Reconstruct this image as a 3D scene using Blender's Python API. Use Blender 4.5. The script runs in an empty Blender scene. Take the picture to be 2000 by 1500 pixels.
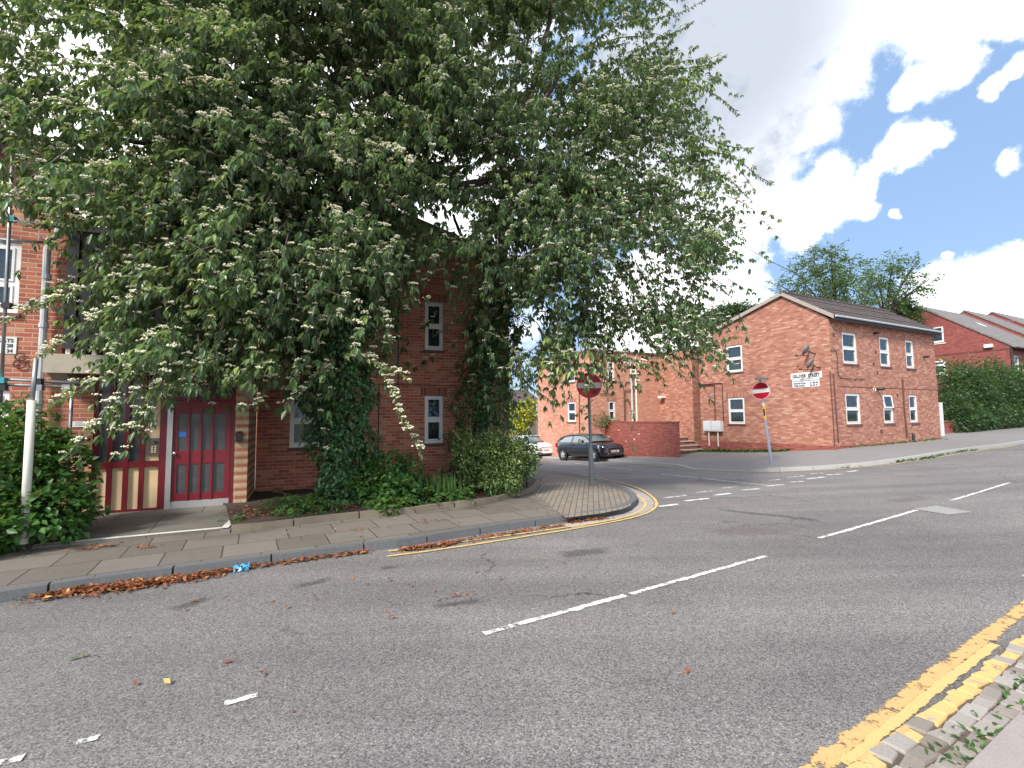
import bpy, math, random
import numpy as np
from mathutils import Matrix, Vector
from mathutils.geometry import delaunay_2d_cdt
SC = bpy.context.scene
COL = SC.collection
rng = np.random.default_rng(7)
random.seed(7)
# ------------------------------------------------------------------ camera geometry
F = 930.0; PITCH = math.radians(4.0); ROLL = math.radians(.58); CZ = 1.65
fw = np.array([0, math.cos(PITCH), math.sin(PITCH)])
_u = np.array([0, -math.sin(PITCH), math.cos(PITCH)]); _r = np.array([1., 0, 0])
rt = math.cos(ROLL)*_r - math.sin(ROLL)*_u
up = math.cos(ROLL)*_u + math.sin(ROLL)*_r
CAM = np.array([0, 0, CZ])
def ray(px, py): return (px-1000)/F*rt + (750-py)/F*up + fw
def atY(px, py, Y):
    r = ray(px, py); return CAM + r*(Y/r[1])
def proj(p):
    d = np.asarray(p) - CAM
    z = d@fw
    return 1000+F*(d@rt)/z, 750-F*(d@up)/z
# ------------------------------------------------------------------ lie of the land (road level)
CP = np.array([(-5,4.7,-.1),(-3.5,5.6,-.1),(-1.5,6.6,-.1),(.9,8.1,-.1),(2.5,9.8,-.1),(0,3.9,-.08),(3,6,-.07),(7,8.5,0),
 (11.6,11.3,.12),(8,14.5,-.08),(10.2,14.6,.02),(20,19,.3),(5,15.3,-.24),(5.1,22,-.5),(3.4,24.2,-.64),(0,30,-.95),(1.4,2.5,-.1),(4.6,4.4,-.06),
 (0,0,-.12),(-10,0,-.15),(-12,3,-.15),(11,21,-.12),(13.2,18.6,.2),(7,22.5,-.4),(20,30,.3),(30,25,.6),(-15,12,-.1),(-5,10,-.08),(0,12,-.12),
 (40,20,.8),(60,40,1.),(-30,-20,-.3),(30,-20,.3),(0,-20,-.2),(-2,50,-1.6),(-40,40,-.5),(40,80,.8),(30,35,.5)], float)
def _tk(d2):
    return np.where(d2 < 1e-12, 0, .5*d2*np.log(np.maximum(d2, 1e-12)))
_n = len(CP); _d2 = ((CP[:, None, :2]-CP[None, :, :2])**2).sum(-1)
_A = np.zeros((_n+3, _n+3)); _A[:_n, :_n] = _tk(_d2) + np.eye(_n)*.6
_A[:_n, _n] = 1; _A[:_n, _n+1:] = CP[:, :2]
_A[_n, :_n] = 1; _A[_n+1:, :_n] = CP[:, :2].T
_W = np.linalg.solve(_A, np.concatenate([CP[:, 2], [0, 0, 0]]))
def T(x, y):
    x = np.atleast_1d(np.asarray(x, float)); y = np.atleast_1d(np.asarray(y, float))
    x = np.clip(x, -45, 75); y = np.clip(y, -25, 85)
    out = np.empty(x.shape)
    for i in range(0, x.size, 20000):
        a = x.ravel()[i:i+20000]; b = y.ravel()[i:i+20000]
        d2 = (a[:, None]-CP[None, :, 0])**2 + (b[:, None]-CP[None, :, 1])**2
        out.ravel()[i:i+20000] = _tk(d2)@_W[:_n] + _W[_n] + a*_W[_n+1] + b*_W[_n+2]
    return out
def Tz(x, y): return float(T(x, y)[0])
def gnd(px, py, dz=0.0):
    r = ray(px, py); z = -.1
    for _ in range(40):
        t = (z+dz-CZ)/r[2]; p = CAM+r*t
        z = .5*z + .5*Tz(p[0], p[1])
    return np.array([p[0], p[1], z+dz])
def gxy(pts, dz=0.0): return [tuple(gnd(a, b, dz)[:2]) for a, b in pts]
# ------------------------------------------------------------------ tagging
def tag(o, label=None, cat=None, group=None, kind=None):
    if label: o['label'] = label
    if cat: o['category'] = cat
    if group: o['group'] = group
    if kind: o['kind'] = kind
    return o
def empty(name, loc=(0, 0, 0), rz=0, label=None, cat=None, group=None):
    o = bpy.data.objects.new(name, None); COL.objects.link(o)
    o.location = loc; o.rotation_euler = (0, 0, rz); o.empty_display_size = .3
    return tag(o, label, cat, group)
# ------------------------------------------------------------------ node helper
class N:
    def __init__(s, mat):
        s.t = mat.node_tree; s.n = s.t.nodes; s.l = s.t.links
    def new(s, typ, _in=None, **kw):
        nd = s.n.new(typ)
        for k, v in kw.items(): setattr(nd, k, v)
        for k, v in (_in or {}).items():
            if hasattr(v, 'links') or isinstance(v, bpy.types.NodeSocket): s.l.new(v, nd.inputs[k])
            else: nd.inputs[k].default_value = v
        return nd
    def math(s, op, a, b=None, c=None, clamp=False):
        i = {0: a}
        if b is not None: i[1] = b
        if c is not None: i[2] = c
        nd = s.new('ShaderNodeMath', i, operation=op); nd.use_clamp = clamp
        return nd.outputs[0]
    def mix(s, f, a, b, mode='MIX'):
        nd = s.n.new('ShaderNodeMix'); nd.data_type = 'RGBA'; nd.blend_type = mode
        for k, v in ((0, f), (6, a), (7, b)):
            if isinstance(v, bpy.types.NodeSocket): s.l.new(v, nd.inputs[k])
            else: nd.inputs[k].default_value = v if k == 0 else (tuple(v)+(1,))[:4]
        return nd.outputs[2]
    def ramp(s, f, stops, interp='LINEAR'):
        nd = s.n.new('ShaderNodeValToRGB'); s.l.new(f, nd.inputs[0])
        cr = nd.color_ramp; cr.interpolation = interp
        while len(cr.elements) < len(stops): cr.elements.new(.5)
        for e, (p, c) in zip(cr.elements, stops):
            e.position = p; e.color = (tuple(c)+(1,))[:4] if hasattr(c, '__len__') else (c, c, c, 1)
        return nd.outputs[0]
    def noise(s, vec, scale, detail=4, rough=.55, out=0, dist=0):
        nd = s.new('ShaderNodeTexNoise', {'Scale': scale, 'Detail': detail, 'Roughness': rough, 'Distortion': dist})
        if vec is not None: s.l.new(vec, nd.inputs['Vector'])
        return nd.outputs[out]
    def step(s, v, a, b):
        nd = s.new('ShaderNodeMapRange', {0: v, 1: a, 2: b, 3: 0., 4: 1.}); nd.interpolation_type = 'SMOOTHSTEP'
        return nd.outputs[0]
    def bump(s, h, strength, dist=.01):
        return s.new('ShaderNodeBump', {'Height': h, 'Strength': strength, 'Distance': dist}).outputs[0]
def newmat(name):
    m = bpy.data.materials.new(name); m.use_nodes = True
    k = N(m); k.b = k.n['Principled BSDF']; k.out = k.n['Material Output']
    return m, k
def pset(k, **kw):
    for a, v in kw.items():
        a = {'color': 'Base Color', 'rough': 'Roughness', 'metal': 'Metallic', 'spec': 'Specular IOR Level', 'normal': 'Normal', 'coat': 'Coat Weight'}[a]
        if isinstance(v, bpy.types.NodeSocket): k.l.new(v, k.b.inputs[a])
        else: k.b.inputs[a].default_value = (tuple(v)+(1,))[:4] if hasattr(v, '__len__') else v
def objco(k): return k.new('ShaderNodeTexCoord').outputs['Object']
def plain(name, col, rough=.6, metal=0, var=.12, scale=6, spec=.5, bump=0, grime=None, coat=0):
    m, k = newmat(name); co = objco(k)
    f = k.noise(co, scale, 6, .65)
    c = k.mix(f, [x*(1-var) for x in col], [min(1, x*(1+var)) for x in col])
    if grime:
        g = k.step(k.noise(co, scale*.6, 8, .7), .5, .75)
        c = k.mix(k.math('MULTIPLY', g, grime[1]), c, grime[0])
    pset(k, color=c, rough=rough, metal=metal, spec=spec, coat=coat)
    if bump: pset(k, normal=k.bump(k.noise(co, scale*12, 4, .7), bump, .004))
    return m
def brick(name, stops, mortar=(.42, .36, .30), banded=None, bw=.225, bh=.075, rough=.85, dirt=.25):
    m, k = newmat(name)
    uv = k.new('ShaderNodeUVMap').outputs[0]
    sp = k.new('ShaderNodeSeparateXYZ', {0: uv}); u, v = sp.outputs[0], sp.outputs[1]
    vr = k.math('DIVIDE', v, bh); row = k.math('FLOOR', vr); fv = k.math('FRACT', vr)
    off = k.math('MULTIPLY', k.math('FLOORED_MODULO', row, 2.), .5)
    ur = k.math('ADD', k.math('DIVIDE', u, bw), off); colm = k.math('FLOOR', ur); fu = k.math('FRACT', ur)
    idv = k.new('ShaderNodeCombineXYZ', {0: colm, 1: row, 2: 3.3}).outputs[0]
    w = k.new('ShaderNodeTexWhiteNoise', {0: idv}, noise_dimensions='3D')
    big = k.noise(uv, .35, 3, .5)
    val = k.math('ADD', k.math('MULTIPLY', w.outputs[0], .86), k.math('MULTIPLY', big, .14))
    c = k.ramp(val, stops)
    if banded:
        c2 = k.ramp(val, banded); par = k.math('FLOORED_MODULO', row, 2.)
        c = k.mix(k.math('GREATER_THAN', par, .5), c, c2)
    fine = k.noise(uv, 60, 5, .7)
    c = k.mix(.5, c, k.ramp(fine, [(.2, .35), (.8, .65)]), 'OVERLAY')
    eu = .005/bw; ev = .0055/bh
    du = k.math('MINIMUM', fu, k.math('SUBTRACT', 1., fu)); dv = k.math('MINIMUM', fv, k.math('SUBTRACT', 1., fv))
    mu = k.step(du, eu*.8, eu*1.7); mv = k.step(dv, ev*.8, ev*1.9)
    bm = k.math('MULTIPLY', mu, mv)
    mc = k.mix(k.noise(uv, 9, 4, .6), [x*.75 for x in mortar], [min(1, x*1.15) for x in mortar])
    c = k.mix(bm, mc, c)
    d = k.step(k.noise(uv, .9, 8, .68), .48, .78)
    c = k.mix(k.math('MULTIPLY', d, dirt), c, (.10, .06, .05))
    st = k.step(k.noise(k.new('ShaderNodeMapping', {0: uv, 3: (3., .35, 1)}).outputs[0], 1.2, 6, .7), .58, .8)
    c = k.mix(k.math('MULTIPLY', st, .22), c, (.6, .5, .42))
    pset(k, color=c, rough=rough, spec=.3)
    h = k.math('ADD', bm, k.math('MULTIPLY', fine, .5))
    pset(k, normal=k.bump(h, .55, .006))
    return m
M = {}
BR = [(0, (.27, .10, .068)), (.25, (.36, .138, .092)), (.55, (.43, .178, .118)), (.78, (.48, .225, .15)), (.92, (.54, .30, .205)), (1, (.66, .46, .34))]
M['brickB'] = brick('orange_brick', BR, (.30, .20, .165), dirt=.2)
M['brickA'] = brick('red_brick', [(0, (.30, .09, .055)), (.35, (.43, .13, .078)), (.7, (.50, .175, .10)), (.9, (.55, .25, .15)), (1, (.60, .36, .23))], (.48, .34, .26))
M['brickL'] = brick('coarse_red_brick', [(0, (.30, .09, .055)), (.4, (.40, .125, .075)), (.8, (.47, .17, .10)), (1, (.52, .32, .2))], (.5, .36, .28))
M['brickP'] = brick('banded_brick', [(0, (.36, .12, .08)), (1, (.46, .19, .12))], (.45, .34, .24), banded=[(0, (.50, .34, .19)), (1, (.62, .45, .27))])
M['brickC'] = brick('pink_brick', [(0, (.44, .17, .11)), (.4, (.53, .22, .145)), (.8, (.58, .27, .18)), (1, (.66, .40, .28))], (.48, .32, .25), dirt=.12)
M['brickW'] = brick('garden_wall_brick', [(0, (.20, .045, .035)), (.5, (.29, .065, .05)), (.9, (.34, .09, .065)), (1, (.48, .22, .18))], (.30, .17, .14))
M['brickH'] = brick('dark_red_brick', [(0, (.17, .035, .034)), (.6, (.25, .052, .046)), (1, (.31, .08, .065))], (.30, .16, .14), dirt=.12)
M['brickM'] = brick('maroon_brick', [(0, (.10, .03, .03)), (1, (.17, .05, .045))], (.16, .09, .08))
M['lintel'] = brick('soldier_brick', BR[:4], (.40, .25, .18), bw=.075, bh=.225)
M['lintelA'] = brick('soldier_brick_red', [(0, (.22, .06, .04)), (1, (.36, .11, .066))], (.40, .27, .20), bw=.075, bh=.225)
M['white'] = plain('white_plastic', (.78, .78, .77), .35, var=.05, grime=((.45, .44, .42), .25))
M['sill'] = plain('dark_sill', (.14, .07, .055), .7)
M['verge'] = plain('weathered_verge', (.36, .31, .27), .85, var=.3)
M['stone'] = plain('pale_stone', (.62, .58, .50), .8, bump=.3)
M['maroon'] = plain('maroon_paint', (.14, .010, .018), .38, var=.25, grime=((.05, .01, .01), .4))
M['maroon_bright'] = plain('maroon_door_paint', (.185, .012, .022), .33, var=.35, grime=((.07, .012, .014), .4))  # door paint, a brighter red than the frame and screen maroon
M['cream'] = plain('cream_panel', (.66, .50, .29), .6, var=.07, scale=3, grime=((.40, .30, .2), .45))
M['steel'] = plain('brushed_steel', (.55, .54, .53), .38, .7, var=.08, scale=20)
M['galv'] = plain('galvanised_tube', (.36, .37, .39), .45, .75, var=.25, scale=14, grime=((.2, .17, .15), .4))
M['sleeve'] = plain('off_white_sleeve', (.66, .65, .56), .6, var=.08, grime=((.30, .31, .22), .5))
M['pvc'] = plain('grey_pipe', (.50, .52, .54), .45, var=.08, grime=((.3, .3, .3), .4))
M['cyan'] = plain('teal_coupler', (.05, .32, .36), .5)
M['dark'] = plain('black_stained_timber', (.016, .015, .020), .55, var=.35, scale=3, bump=.3)
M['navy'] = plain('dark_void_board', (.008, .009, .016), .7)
M['concrete'] = plain('concrete', (.40, .35, .28), .85, var=.2, scale=3, bump=.5, grime=((.2, .18, .14), .6))
M['white_board'] = plain('pale_board', (.66, .62, .56), .6)
M['black'] = plain('black_plastic', (.02, .02, .022), .5)
M['iron'] = plain('black_iron', (.03, .028, .028), .55, .2)
M['rust'] = plain('brown_pipe', (.11, .04, .032), .6)
M['greypaint'] = plain('grey_painted_steel', (.16, .18, .19), .5, .2, var=.2, grime=((.3, .3, .3), .3))
M['signgrey'] = plain('blue_grey_post', (.25, .29, .36), .5, .2, var=.2, scale=3, grime=((.45, .46, .5), .4))
M['signred'] = plain('sign_red', (.50, .008, .03), .35, var=.06, spec=.5)
M['signwhite'] = plain('sign_white', (.74, .74, .70), .4, var=.05)
M['yellowst'] = plain('yellow_sticker', (.80, .50, .05), .5, var=.2, scale=20)
M['pinkst'] = plain('pink_sticker', (.72, .32, .55), .5, var=.2, scale=20)
M['meter'] = plain('meter_box_white', (.70, .71, .72), .45, var=.06, grime=((.45, .46, .48), .4))
M['paperblue'] = plain('blue_packet', (.06, .38, .80), .3, var=.5, scale=30)
M['bottle'] = plain('red_white_wrapper', (.60, .10, .12), .35, var=.6, scale=40, grime=((.85, .80, .80), .9))
M['text'] = plain('black_lettering', (.03, .03, .04), .5)
M['textgrey'] = plain('grey_lettering', (.22, .24, .30), .5)
M['stickerblue'] = plain('blue_sticker', (.04, .18, .65), .4)
M['keypad'] = plain('keypad_metal', (.17, .14, .13), .45, .4)
M['button'] = plain('keypad_button', (.75, .62, .35), .5)
M['cream_pole'] = plain('cream_pole', (.66, .62, .50), .5)
M['brown_base'] = plain('brown_post_base', (.13, .075, .04), .7)
M['timber'] = plain('grey_timber', (.24, .20, .18), .8, var=.3)
M['car_black'] = plain('black_car_paint', (.008, .008, .014), .18, 0, var=.1, coat=1)
M['car_white'] = plain('white_car_paint', (.78, .79, .80), .22, 0, var=.02, coat=1)
M['rubber'] = plain('tyre_rubber', (.018, .018, .018), .8)
M['alloy'] = plain('alloy_rim', (.62, .63, .65), .3, .6)
M['chrome'] = plain('chrome', (.72, .73, .75), .18, .9)
M['lamp'] = plain('headlamp_glass', (.60, .64, .70), .12, .3, var=.3, scale=25, coat=1)
M['plate'] = plain('number_plate_white', (.80, .80, .78), .4, var=.03)
M['carglass'] = plain('car_glass', (.10, .15, .16), .06, 0, var=.3, scale=2, spec=.9, coat=1)
M['pink'] = plain('pink_blossom', (.75, .28, .45), .6)
M['orange_clay'] = plain('orange_clay', (.68, .36, .20), .7)
M['blossom'] = plain('cream_blossom', (.74, .72, .50), .7, var=.12, scale=30)
M['blossom_pale'] = plain('pale_blossom', (.64, .65, .48), .7, var=.12, scale=30)
M['manhole'] = plain('pale_manhole', (.40, .39, .385), .6, .2, var=.2, scale=30, bump=.4)
def tiles(name, a, b, rowh=.30, strength=.7):
    m, k = newmat(name); uv = k.new('ShaderNodeUVMap').outputs[0]
    sp = k.new('ShaderNodeSeparateXYZ', {0: uv})
    fv = k.math('FRACT', k.math('DIVIDE', sp.outputs[1], rowh)); rowi = k.math('FLOOR', k.math('DIVIDE', sp.outputs[1], rowh))
    uu = k.math('DIVIDE', sp.outputs[0], .33); fu = k.math('FRACT', uu)
    w = k.new('ShaderNodeTexWhiteNoise', {0: k.new('ShaderNodeCombineXYZ', {0: k.math('FLOOR', uu), 1: rowi}).outputs[0]}, noise_dimensions='3D')
    f = k.math('ADD', k.math('MULTIPLY', w.outputs[0], .5), k.math('MULTIPLY', k.noise(uv, 2.5, 6, .7), .5))
    c = k.mix(f, a, b)
    edge = k.math('MULTIPLY', k.step(fv, 0., .13), k.step(k.math('MINIMUM', fu, k.math('SUBTRACT', 1., fu)), .0, .05))
    c = k.mix(edge, [x*.35 for x in a], c)
    pset(k, color=c, rough=.8, spec=.3)
    pset(k, normal=k.bump(k.math('ADD', k.math('SUBTRACT', 1., fv), k.math('MULTIPLY', edge, .4)), strength, .02))
    return m
M['tilesB'] = tiles('grey_roof_tiles', (.070, .055, .050), (.155, .125, .112))
M['tilesH'] = tiles('weathered_roof_tiles', (.16, .14, .13), (.26, .235, .22), .16, .4)
M['tilesA'] = tiles('brown_roof_tiles', (.20, .13, .11), (.33, .24, .20), .2, .6)
def glassmat(name, tint=(.75, .80, .80), refl=.10):
    m, k = newmat(name)
    fr = k.new('ShaderNodeFresnel', {0: 1.5}).outputs[0]
    fac = k.math('MULTIPLY_ADD', fr, .9, refl, clamp=True)
    g = k.new('ShaderNodeBsdfGlossy', {'Color': (.95, .97, 1, 1), 'Roughness': .03}).outputs[0]
    t = k.new('ShaderNodeBsdfTransparent', {0: tint+(1,)}).outputs[0]
    k.l.new(k.new('ShaderNodeMixShader', {0: fac, 1: t, 2: g}).outputs[0], k.out.inputs[0])
    return m
M['glass'] = glassmat('window_glass', refl=.02)
M['glass_dirty'] = plain('dirty_wired_glass', (.060, .064, .070), .22, 0, var=.5, scale=5, spec=.7, grime=((.15, .145, .15), .5))
def curtain(name, col):
    m, k = newmat(name); co = objco(k)
    f = k.noise(k.new('ShaderNodeMapping', {0: co, 3: (14, 14, .8)}).outputs[0], 2, 4, .6)
    pset(k, color=k.mix(f, [c*.75 for c in col], col), rough=.9); return m
M['net'] = curtain('net_curtain', (.50, .49, .42)); M['darknet'] = curtain('dark_curtain', (.10, .11, .15))
# -------- road surface
def asphalt():
    m, k = newmat('worn_asphalt'); co = objco(k)
    sp1 = k.new('ShaderNodeTexVoronoi', {'Vector': co, 'Scale': 120., 'Randomness': 1.}).outputs['Color']
    s1 = k.new('ShaderNodeSeparateColor', {0: sp1}).outputs[0]
    s2 = k.noise(co, 45, 3, .8)
    agg = k.math('ADD', k.math('MULTIPLY', s1, .55), k.math('MULTIPLY', s2, .45))
    c = k.ramp(agg, [(.2, (.085, .078, .073)), (.46, (.200, .186, .176)), (.72, (.295, .276, .263)), (1, (.66, .63, .61))])
    big = k.noise(co, .22, 5, .6)
    c = k.mix(1., c, k.ramp(big, [(.3, (.74, .73, .74)), (.7, (1.15, 1.14, 1.12))]), 'MULTIPLY')
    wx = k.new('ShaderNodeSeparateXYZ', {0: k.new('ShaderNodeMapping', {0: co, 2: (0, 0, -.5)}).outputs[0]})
    trk = k.noise(k.new('ShaderNodeMapping', {0: co, 2: (0, 0, -.5), 3: (.12, 1.6, 1)}).outputs[0], .8, 5, .6)
    c = k.mix(1., c, k.ramp(trk, [(.35, (.84, .84, .84)), (.65, (1.1, 1.1, 1.1))]), 'MULTIPLY')
    c = k.mix(k.math('MULTIPLY', k.step(wx.outputs[0], 2., -5.), .45), c, (.10, .094, .088))  # left side of the road darkened: tree shade painted into the asphalt colour
    stn = k.step(k.noise(k.new('ShaderNodeMapping', {0: co, 2: (0, 0, .5), 3: (.9, 2.2, 1)}).outputs[0], .55, 7, .68), .56, .74)
    c = k.mix(k.math('MULTIPLY', stn, .22), c, (.08, .073, .07))
    red = k.step(k.noise(co, .33, 3, .5), .58, .72)
    c = k.mix(k.math('MULTIPLY', red, .30), c, (.20, .145, .125))
    cr = k.new('ShaderNodeTexVoronoi', {'Vector': k.new('ShaderNodeVectorMath', {0: co, 1: k.new('ShaderNodeVectorMath', {0: k.noise(co, 1.5, 4, .7, 1), 'Scale': .5}, operation='SCALE').outputs[0]}, operation='ADD').outputs[0], 'Scale': .35}, feature='DISTANCE_TO_EDGE').outputs[0]
    crk = k.math('MULTIPLY', k.math('SUBTRACT', 1., k.step(cr, .0, .006)), k.step(k.noise(co, .3, 2), .5, .62))
    c = k.mix(k.math('MULTIPLY', crk, .8), c, (.03, .028, .028))
    pset(k, color=c, rough=.88, spec=.25, normal=k.bump(agg, .9, .006)); return m
M['asphalt'] = asphalt()
def patch(name, a, b):
    m, k = newmat(name); co = objco(k)
    s1 = k.new('ShaderNodeSeparateColor', {0: k.new('ShaderNodeTexVoronoi', {'Vector': co, 'Scale': 85.}).outputs['Color']}).outputs[0]
    agg = k.math('ADD', k.math('MULTIPLY', s1, .55), k.math('MULTIPLY', k.noise(co, 45, 3, .8), .45))
    c = k.ramp(agg, [(.25, [x*.5 for x in a]), (.55, a), (1, b)])
    pset(k, color=c, rough=.9, spec=.25, normal=k.bump(agg, .9, .006))
    uv = k.new('ShaderNodeUVMap').outputs[0]; s = k.new('ShaderNodeSeparateXYZ', {0: uv})
    d = k.math('MINIMUM', k.math('MINIMUM', s.outputs[1], k.math('SUBTRACT', 1., s.outputs[1])), k.math('MINIMUM', s.outputs[0], k.math('SUBTRACT', 1., s.outputs[0])))
    al = k.step(k.math('ADD', d, k.math('MULTIPLY', k.math('SUBTRACT', k.noise(co, 3.2, 8, .72), .5), .9)), .05, .36)
    mx = k.new('ShaderNodeMixShader', {0: k.math('MULTIPLY', al, .38), 1: k.new('ShaderNodeBsdfTransparent').outputs[0], 2: k.b.outputs[0]})
    k.l.new(mx.outputs[0], k.out.inputs[0]); return m
M['patch_red'] = patch('pinkish_patch', (.26, .205, .19), (.46, .40, .38)); M['patch_dark'] = patch('dark_patch', (.12, .12, .125), (.28, .28, .28)); M['patch_oil'] = patch('dark_stain', (.09, .085, .08), (.22, .21, .21))
def paint(name, col, wear=.5, edge=.12):
    m, k = newmat(name); co = objco(k); uv = k.new('ShaderNodeUVMap').outputs[0]
    s = k.new('ShaderNodeSeparateXYZ', {0: uv})
    d = k.math('MINIMUM', s.outputs[1], k.math('SUBTRACT', 1., s.outputs[1]))
    n1 = k.noise(co, 9, 7, .72); n2 = k.noise(co, 60, 4, .8)
    cover = k.math('ADD', k.math('MULTIPLY', k.math('MINIMUM', d, .3), 1.2), k.math('ADD', k.math('MULTIPLY', n1, 1.1), k.math('MULTIPLY', n2, .45)))
    al = k.step(cover, wear+.10, wear+.2)
    c = k.mix(k.noise(co, 25, 5, .7), [x*.72 for x in col], col)
    pset(k, color=c, rough=.75, spec=.3)
    mx = k.new('ShaderNodeMixShader', {0: al, 1: k.new('ShaderNodeBsdfTransparent').outputs[0], 2: k.b.outputs[0]})
    k.l.new(mx.outputs[0], k.out.inputs[0]); return m
M['pwhite'] = paint('worn_white_paint', (.78, .77, .72), .90); M['pwhite_thin'] = paint('very_worn_white_paint', (.70, .69, .65), .95)
M['pyellow'] = paint('worn_yellow_paint', (.72, .44, .18), .88); M['pyellow2'] = paint('faded_yellow_paint', (.72, .50, .20), .78)
def slabs(name, w, h, a, b, joint=.012, rot=0., grout=(.07, .06, .045), moss=.25):
    m, k = newmat(name); uv = k.new('ShaderNodeMapping', {0: objco(k), 2: (0, 0, rot)}).outputs[0]
    sp = k.new('ShaderNodeSeparateXYZ', {0: uv})
    wob = k.math('MULTIPLY', k.math('SUBTRACT', k.noise(uv, 3, 3), .5), .03)
    vr = k.math('DIVIDE', k.math('ADD', sp.outputs[1], wob), h); row = k.math('FLOOR', vr); fv = k.math('FRACT', vr)
    ro = k.new('ShaderNodeTexWhiteNoise', {1: row}, noise_dimensions='1D').outputs[0]
    ur = k.math('ADD', k.math('DIVIDE', k.math('ADD', sp.outputs[0], wob), w), ro); fu = k.math('FRACT', ur)
    idc = k.new('ShaderNodeTexWhiteNoise', {0: k.new('ShaderNodeCombineXYZ', {0: k.math('FLOOR', ur), 1: row}).outputs[0]}, noise_dimensions='3D').outputs[0]
    f = k.math('ADD', k.math('MULTIPLY', idc, .5), k.math('MULTIPLY', k.noise(uv, 7, 7, .7), .5))
    c = k.mix(f, a, b)
    c = k.mix(.55, c, k.ramp(k.noise(uv, 120, 3, .8), [(.25, .3), (.75, .7)]), 'OVERLAY')
    du = k.math('MULTIPLY', k.math('MINIMUM', fu, k.math('SUBTRACT', 1., fu)), w); dv = k.math('MULTIPLY', k.math('MINIMUM', fv, k.math('SUBTRACT', 1., fv)), h)
    jm = k.math('MULTIPLY', k.step(du, joint*.3, joint), k.step(dv, joint*.3, joint))
    c = k.mix(jm, grout, c)
    mo = k.step(k.noise(uv, .8, 7, .7), .5, .72)
    c = k.mix(k.math('MULTIPLY', mo, moss), c, (.085, .08, .045))
    pset(k, color=c, rough=.9, spec=.25, normal=k.bump(k.math('ADD', jm, k.math('MULTIPLY', k.noise(uv, 50, 5, .7), .6)), .6, .008)); return m
KA = math.radians(29)
M['slabs'] = slabs('concrete_paving_slabs', .62, .62, (.115, .10, .085), (.215, .19, .162), rot=-KA)
M['blocks'] = slabs('small_block_paving', .21, .105, (.19, .16, .13), (.30, .255, .205), .009, rot=-KA-.9, moss=.1)
M['platform'] = slabs('smooth_concrete_slabs', 1.2, 2., (.13, .12, .105), (.205, .19, .165), .01, rot=-KA)
M['farpave'] = slabs('tarmac_footway', 40., 40., (.17, .16, .155), (.27, .255, .24), .0001, rot=-.47, moss=.15)
M['nearslab'] = slabs('granite_edge_slab', .9, 1., (.30, .26, .24), (.46, .41, .38), .01, rot=-.55, moss=.05)
M['grit'] = plain('gritty_soil', (.13, .095, .07), .95, var=.6, scale=30, bump=1.)
M['soil'] = plain('dark_soil', (.055, .038, .028), .95, var=.5, scale=9, bump=1.)
M['ground'] = plain('earth_and_grass', (.07, .08, .04), .95, var=.4, scale=1.5)
M['granite'] = plain('granite_kerb', (.125, .128, .13), .8, var=.4, scale=40, bump=.4, grime=((.07, .07, .065), .7))
M['granite_pale'] = plain('pale_granite_kerb', (.38, .37, .35), .8, var=.35, scale=40, bump=.4, grime=((.12, .11, .09), .5))
M['edging'] = plain('concrete_edging', (.20, .165, .12), .85, var=.25, scale=8, bump=.4, grime=((.14, .12, .07), .6))
M['white_edge'] = plain('whitened_edge', (.62, .60, .55), .8, var=.15, scale=20, grime=((.25, .22, .18), .8))
# -------- leaves
def leafmat(name, stops, under, rough=.42, trans=.22, spec=.4):
    m, k = newmat(name)
    a = k.new('ShaderNodeAttribute', attribute_name='tint').outputs['Fac']
    c = k.ramp(a, stops)
    bf = k.new('ShaderNodeNewGeometry').outputs['Backfacing']
    c2 = k.mix(bf, c, k.mix(.6, c, under))
    pset(k, color=c2, rough=rough, spec=spec)
    tr = k.new('ShaderNodeBsdfTranslucent', {0: k.mix(.7, c2, (.30, .42, .07))}).outputs[0]
    k.l.new(k.new('ShaderNodeMixShader', {0: trans, 1: k.b.outputs[0], 2: tr}).outputs[0], k.out.inputs[0]); return m
M['leafT'] = leafmat('tree_leaf', [(0, (.022, .046, .024)), (.35, (.058, .112, .046)), (.62, (.108, .188, .068)), (.85, (.20, .295, .090)), (1, (.38, .44, .13))], (.17, .22, .15), .36, .34, .5)
M['leafIvy'] = leafmat('ivy_leaf', [(0, (.018, .054, .020)), (.5, (.040, .115, .036)), (.85, (.08, .20, .042)), (1, (.19, .32, .06))], (.06, .11, .05), .34, .12)
M['leafBush'] = leafmat('bright_bush_leaf', [(0, (.022, .075, .014)), (.5, (.045, .135, .022)), (.9, (.085, .21, .035)), (1, (.22, .26, .05))], (.09, .17, .06), .45, .28)
M['leafFern'] = leafmat('fern_leaf', [(0, (.035, .10, .022)), (.6, (.075, .19, .04)), (1, (.15, .28, .055))], (.08, .14, .05), .5, .28)
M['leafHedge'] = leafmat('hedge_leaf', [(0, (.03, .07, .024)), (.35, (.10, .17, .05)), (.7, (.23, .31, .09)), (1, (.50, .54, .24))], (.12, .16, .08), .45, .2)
M['leafFar'] = leafmat('far_tree_leaf', [(0, (.045, .09, .042)), (.6, (.09, .165, .058)), (1, (.19, .27, .07))], (.10, .14, .08), .5, .3)
M['leafYellow'] = leafmat('yellow_shrub_leaf', [(0, (.12, .20, .03)), (.5, (.45, .46, .05)), (1, (.72, .62, .05))], (.4, .4, .1), .5, .3)
M['leafRow'] = leafmat('roadside_hedge_leaf', [(0, (.016, .048, .020)), (.6, (.034, .085, .028)), (.9, (.085, .15, .03)), (1, (.20, .25, .05))], (.07, .12, .05), .45, .2)
M['deadleaf'] = leafmat('fallen_leaf', [(0, (.11, .035, .022)), (.4, (.25, .075, .035)), (.75, (.36, .15, .06)), (.92, (.50, .33, .12)), (1, (.62, .55, .25))], (.3, .17, .1), .7, .05, .2)
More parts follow.
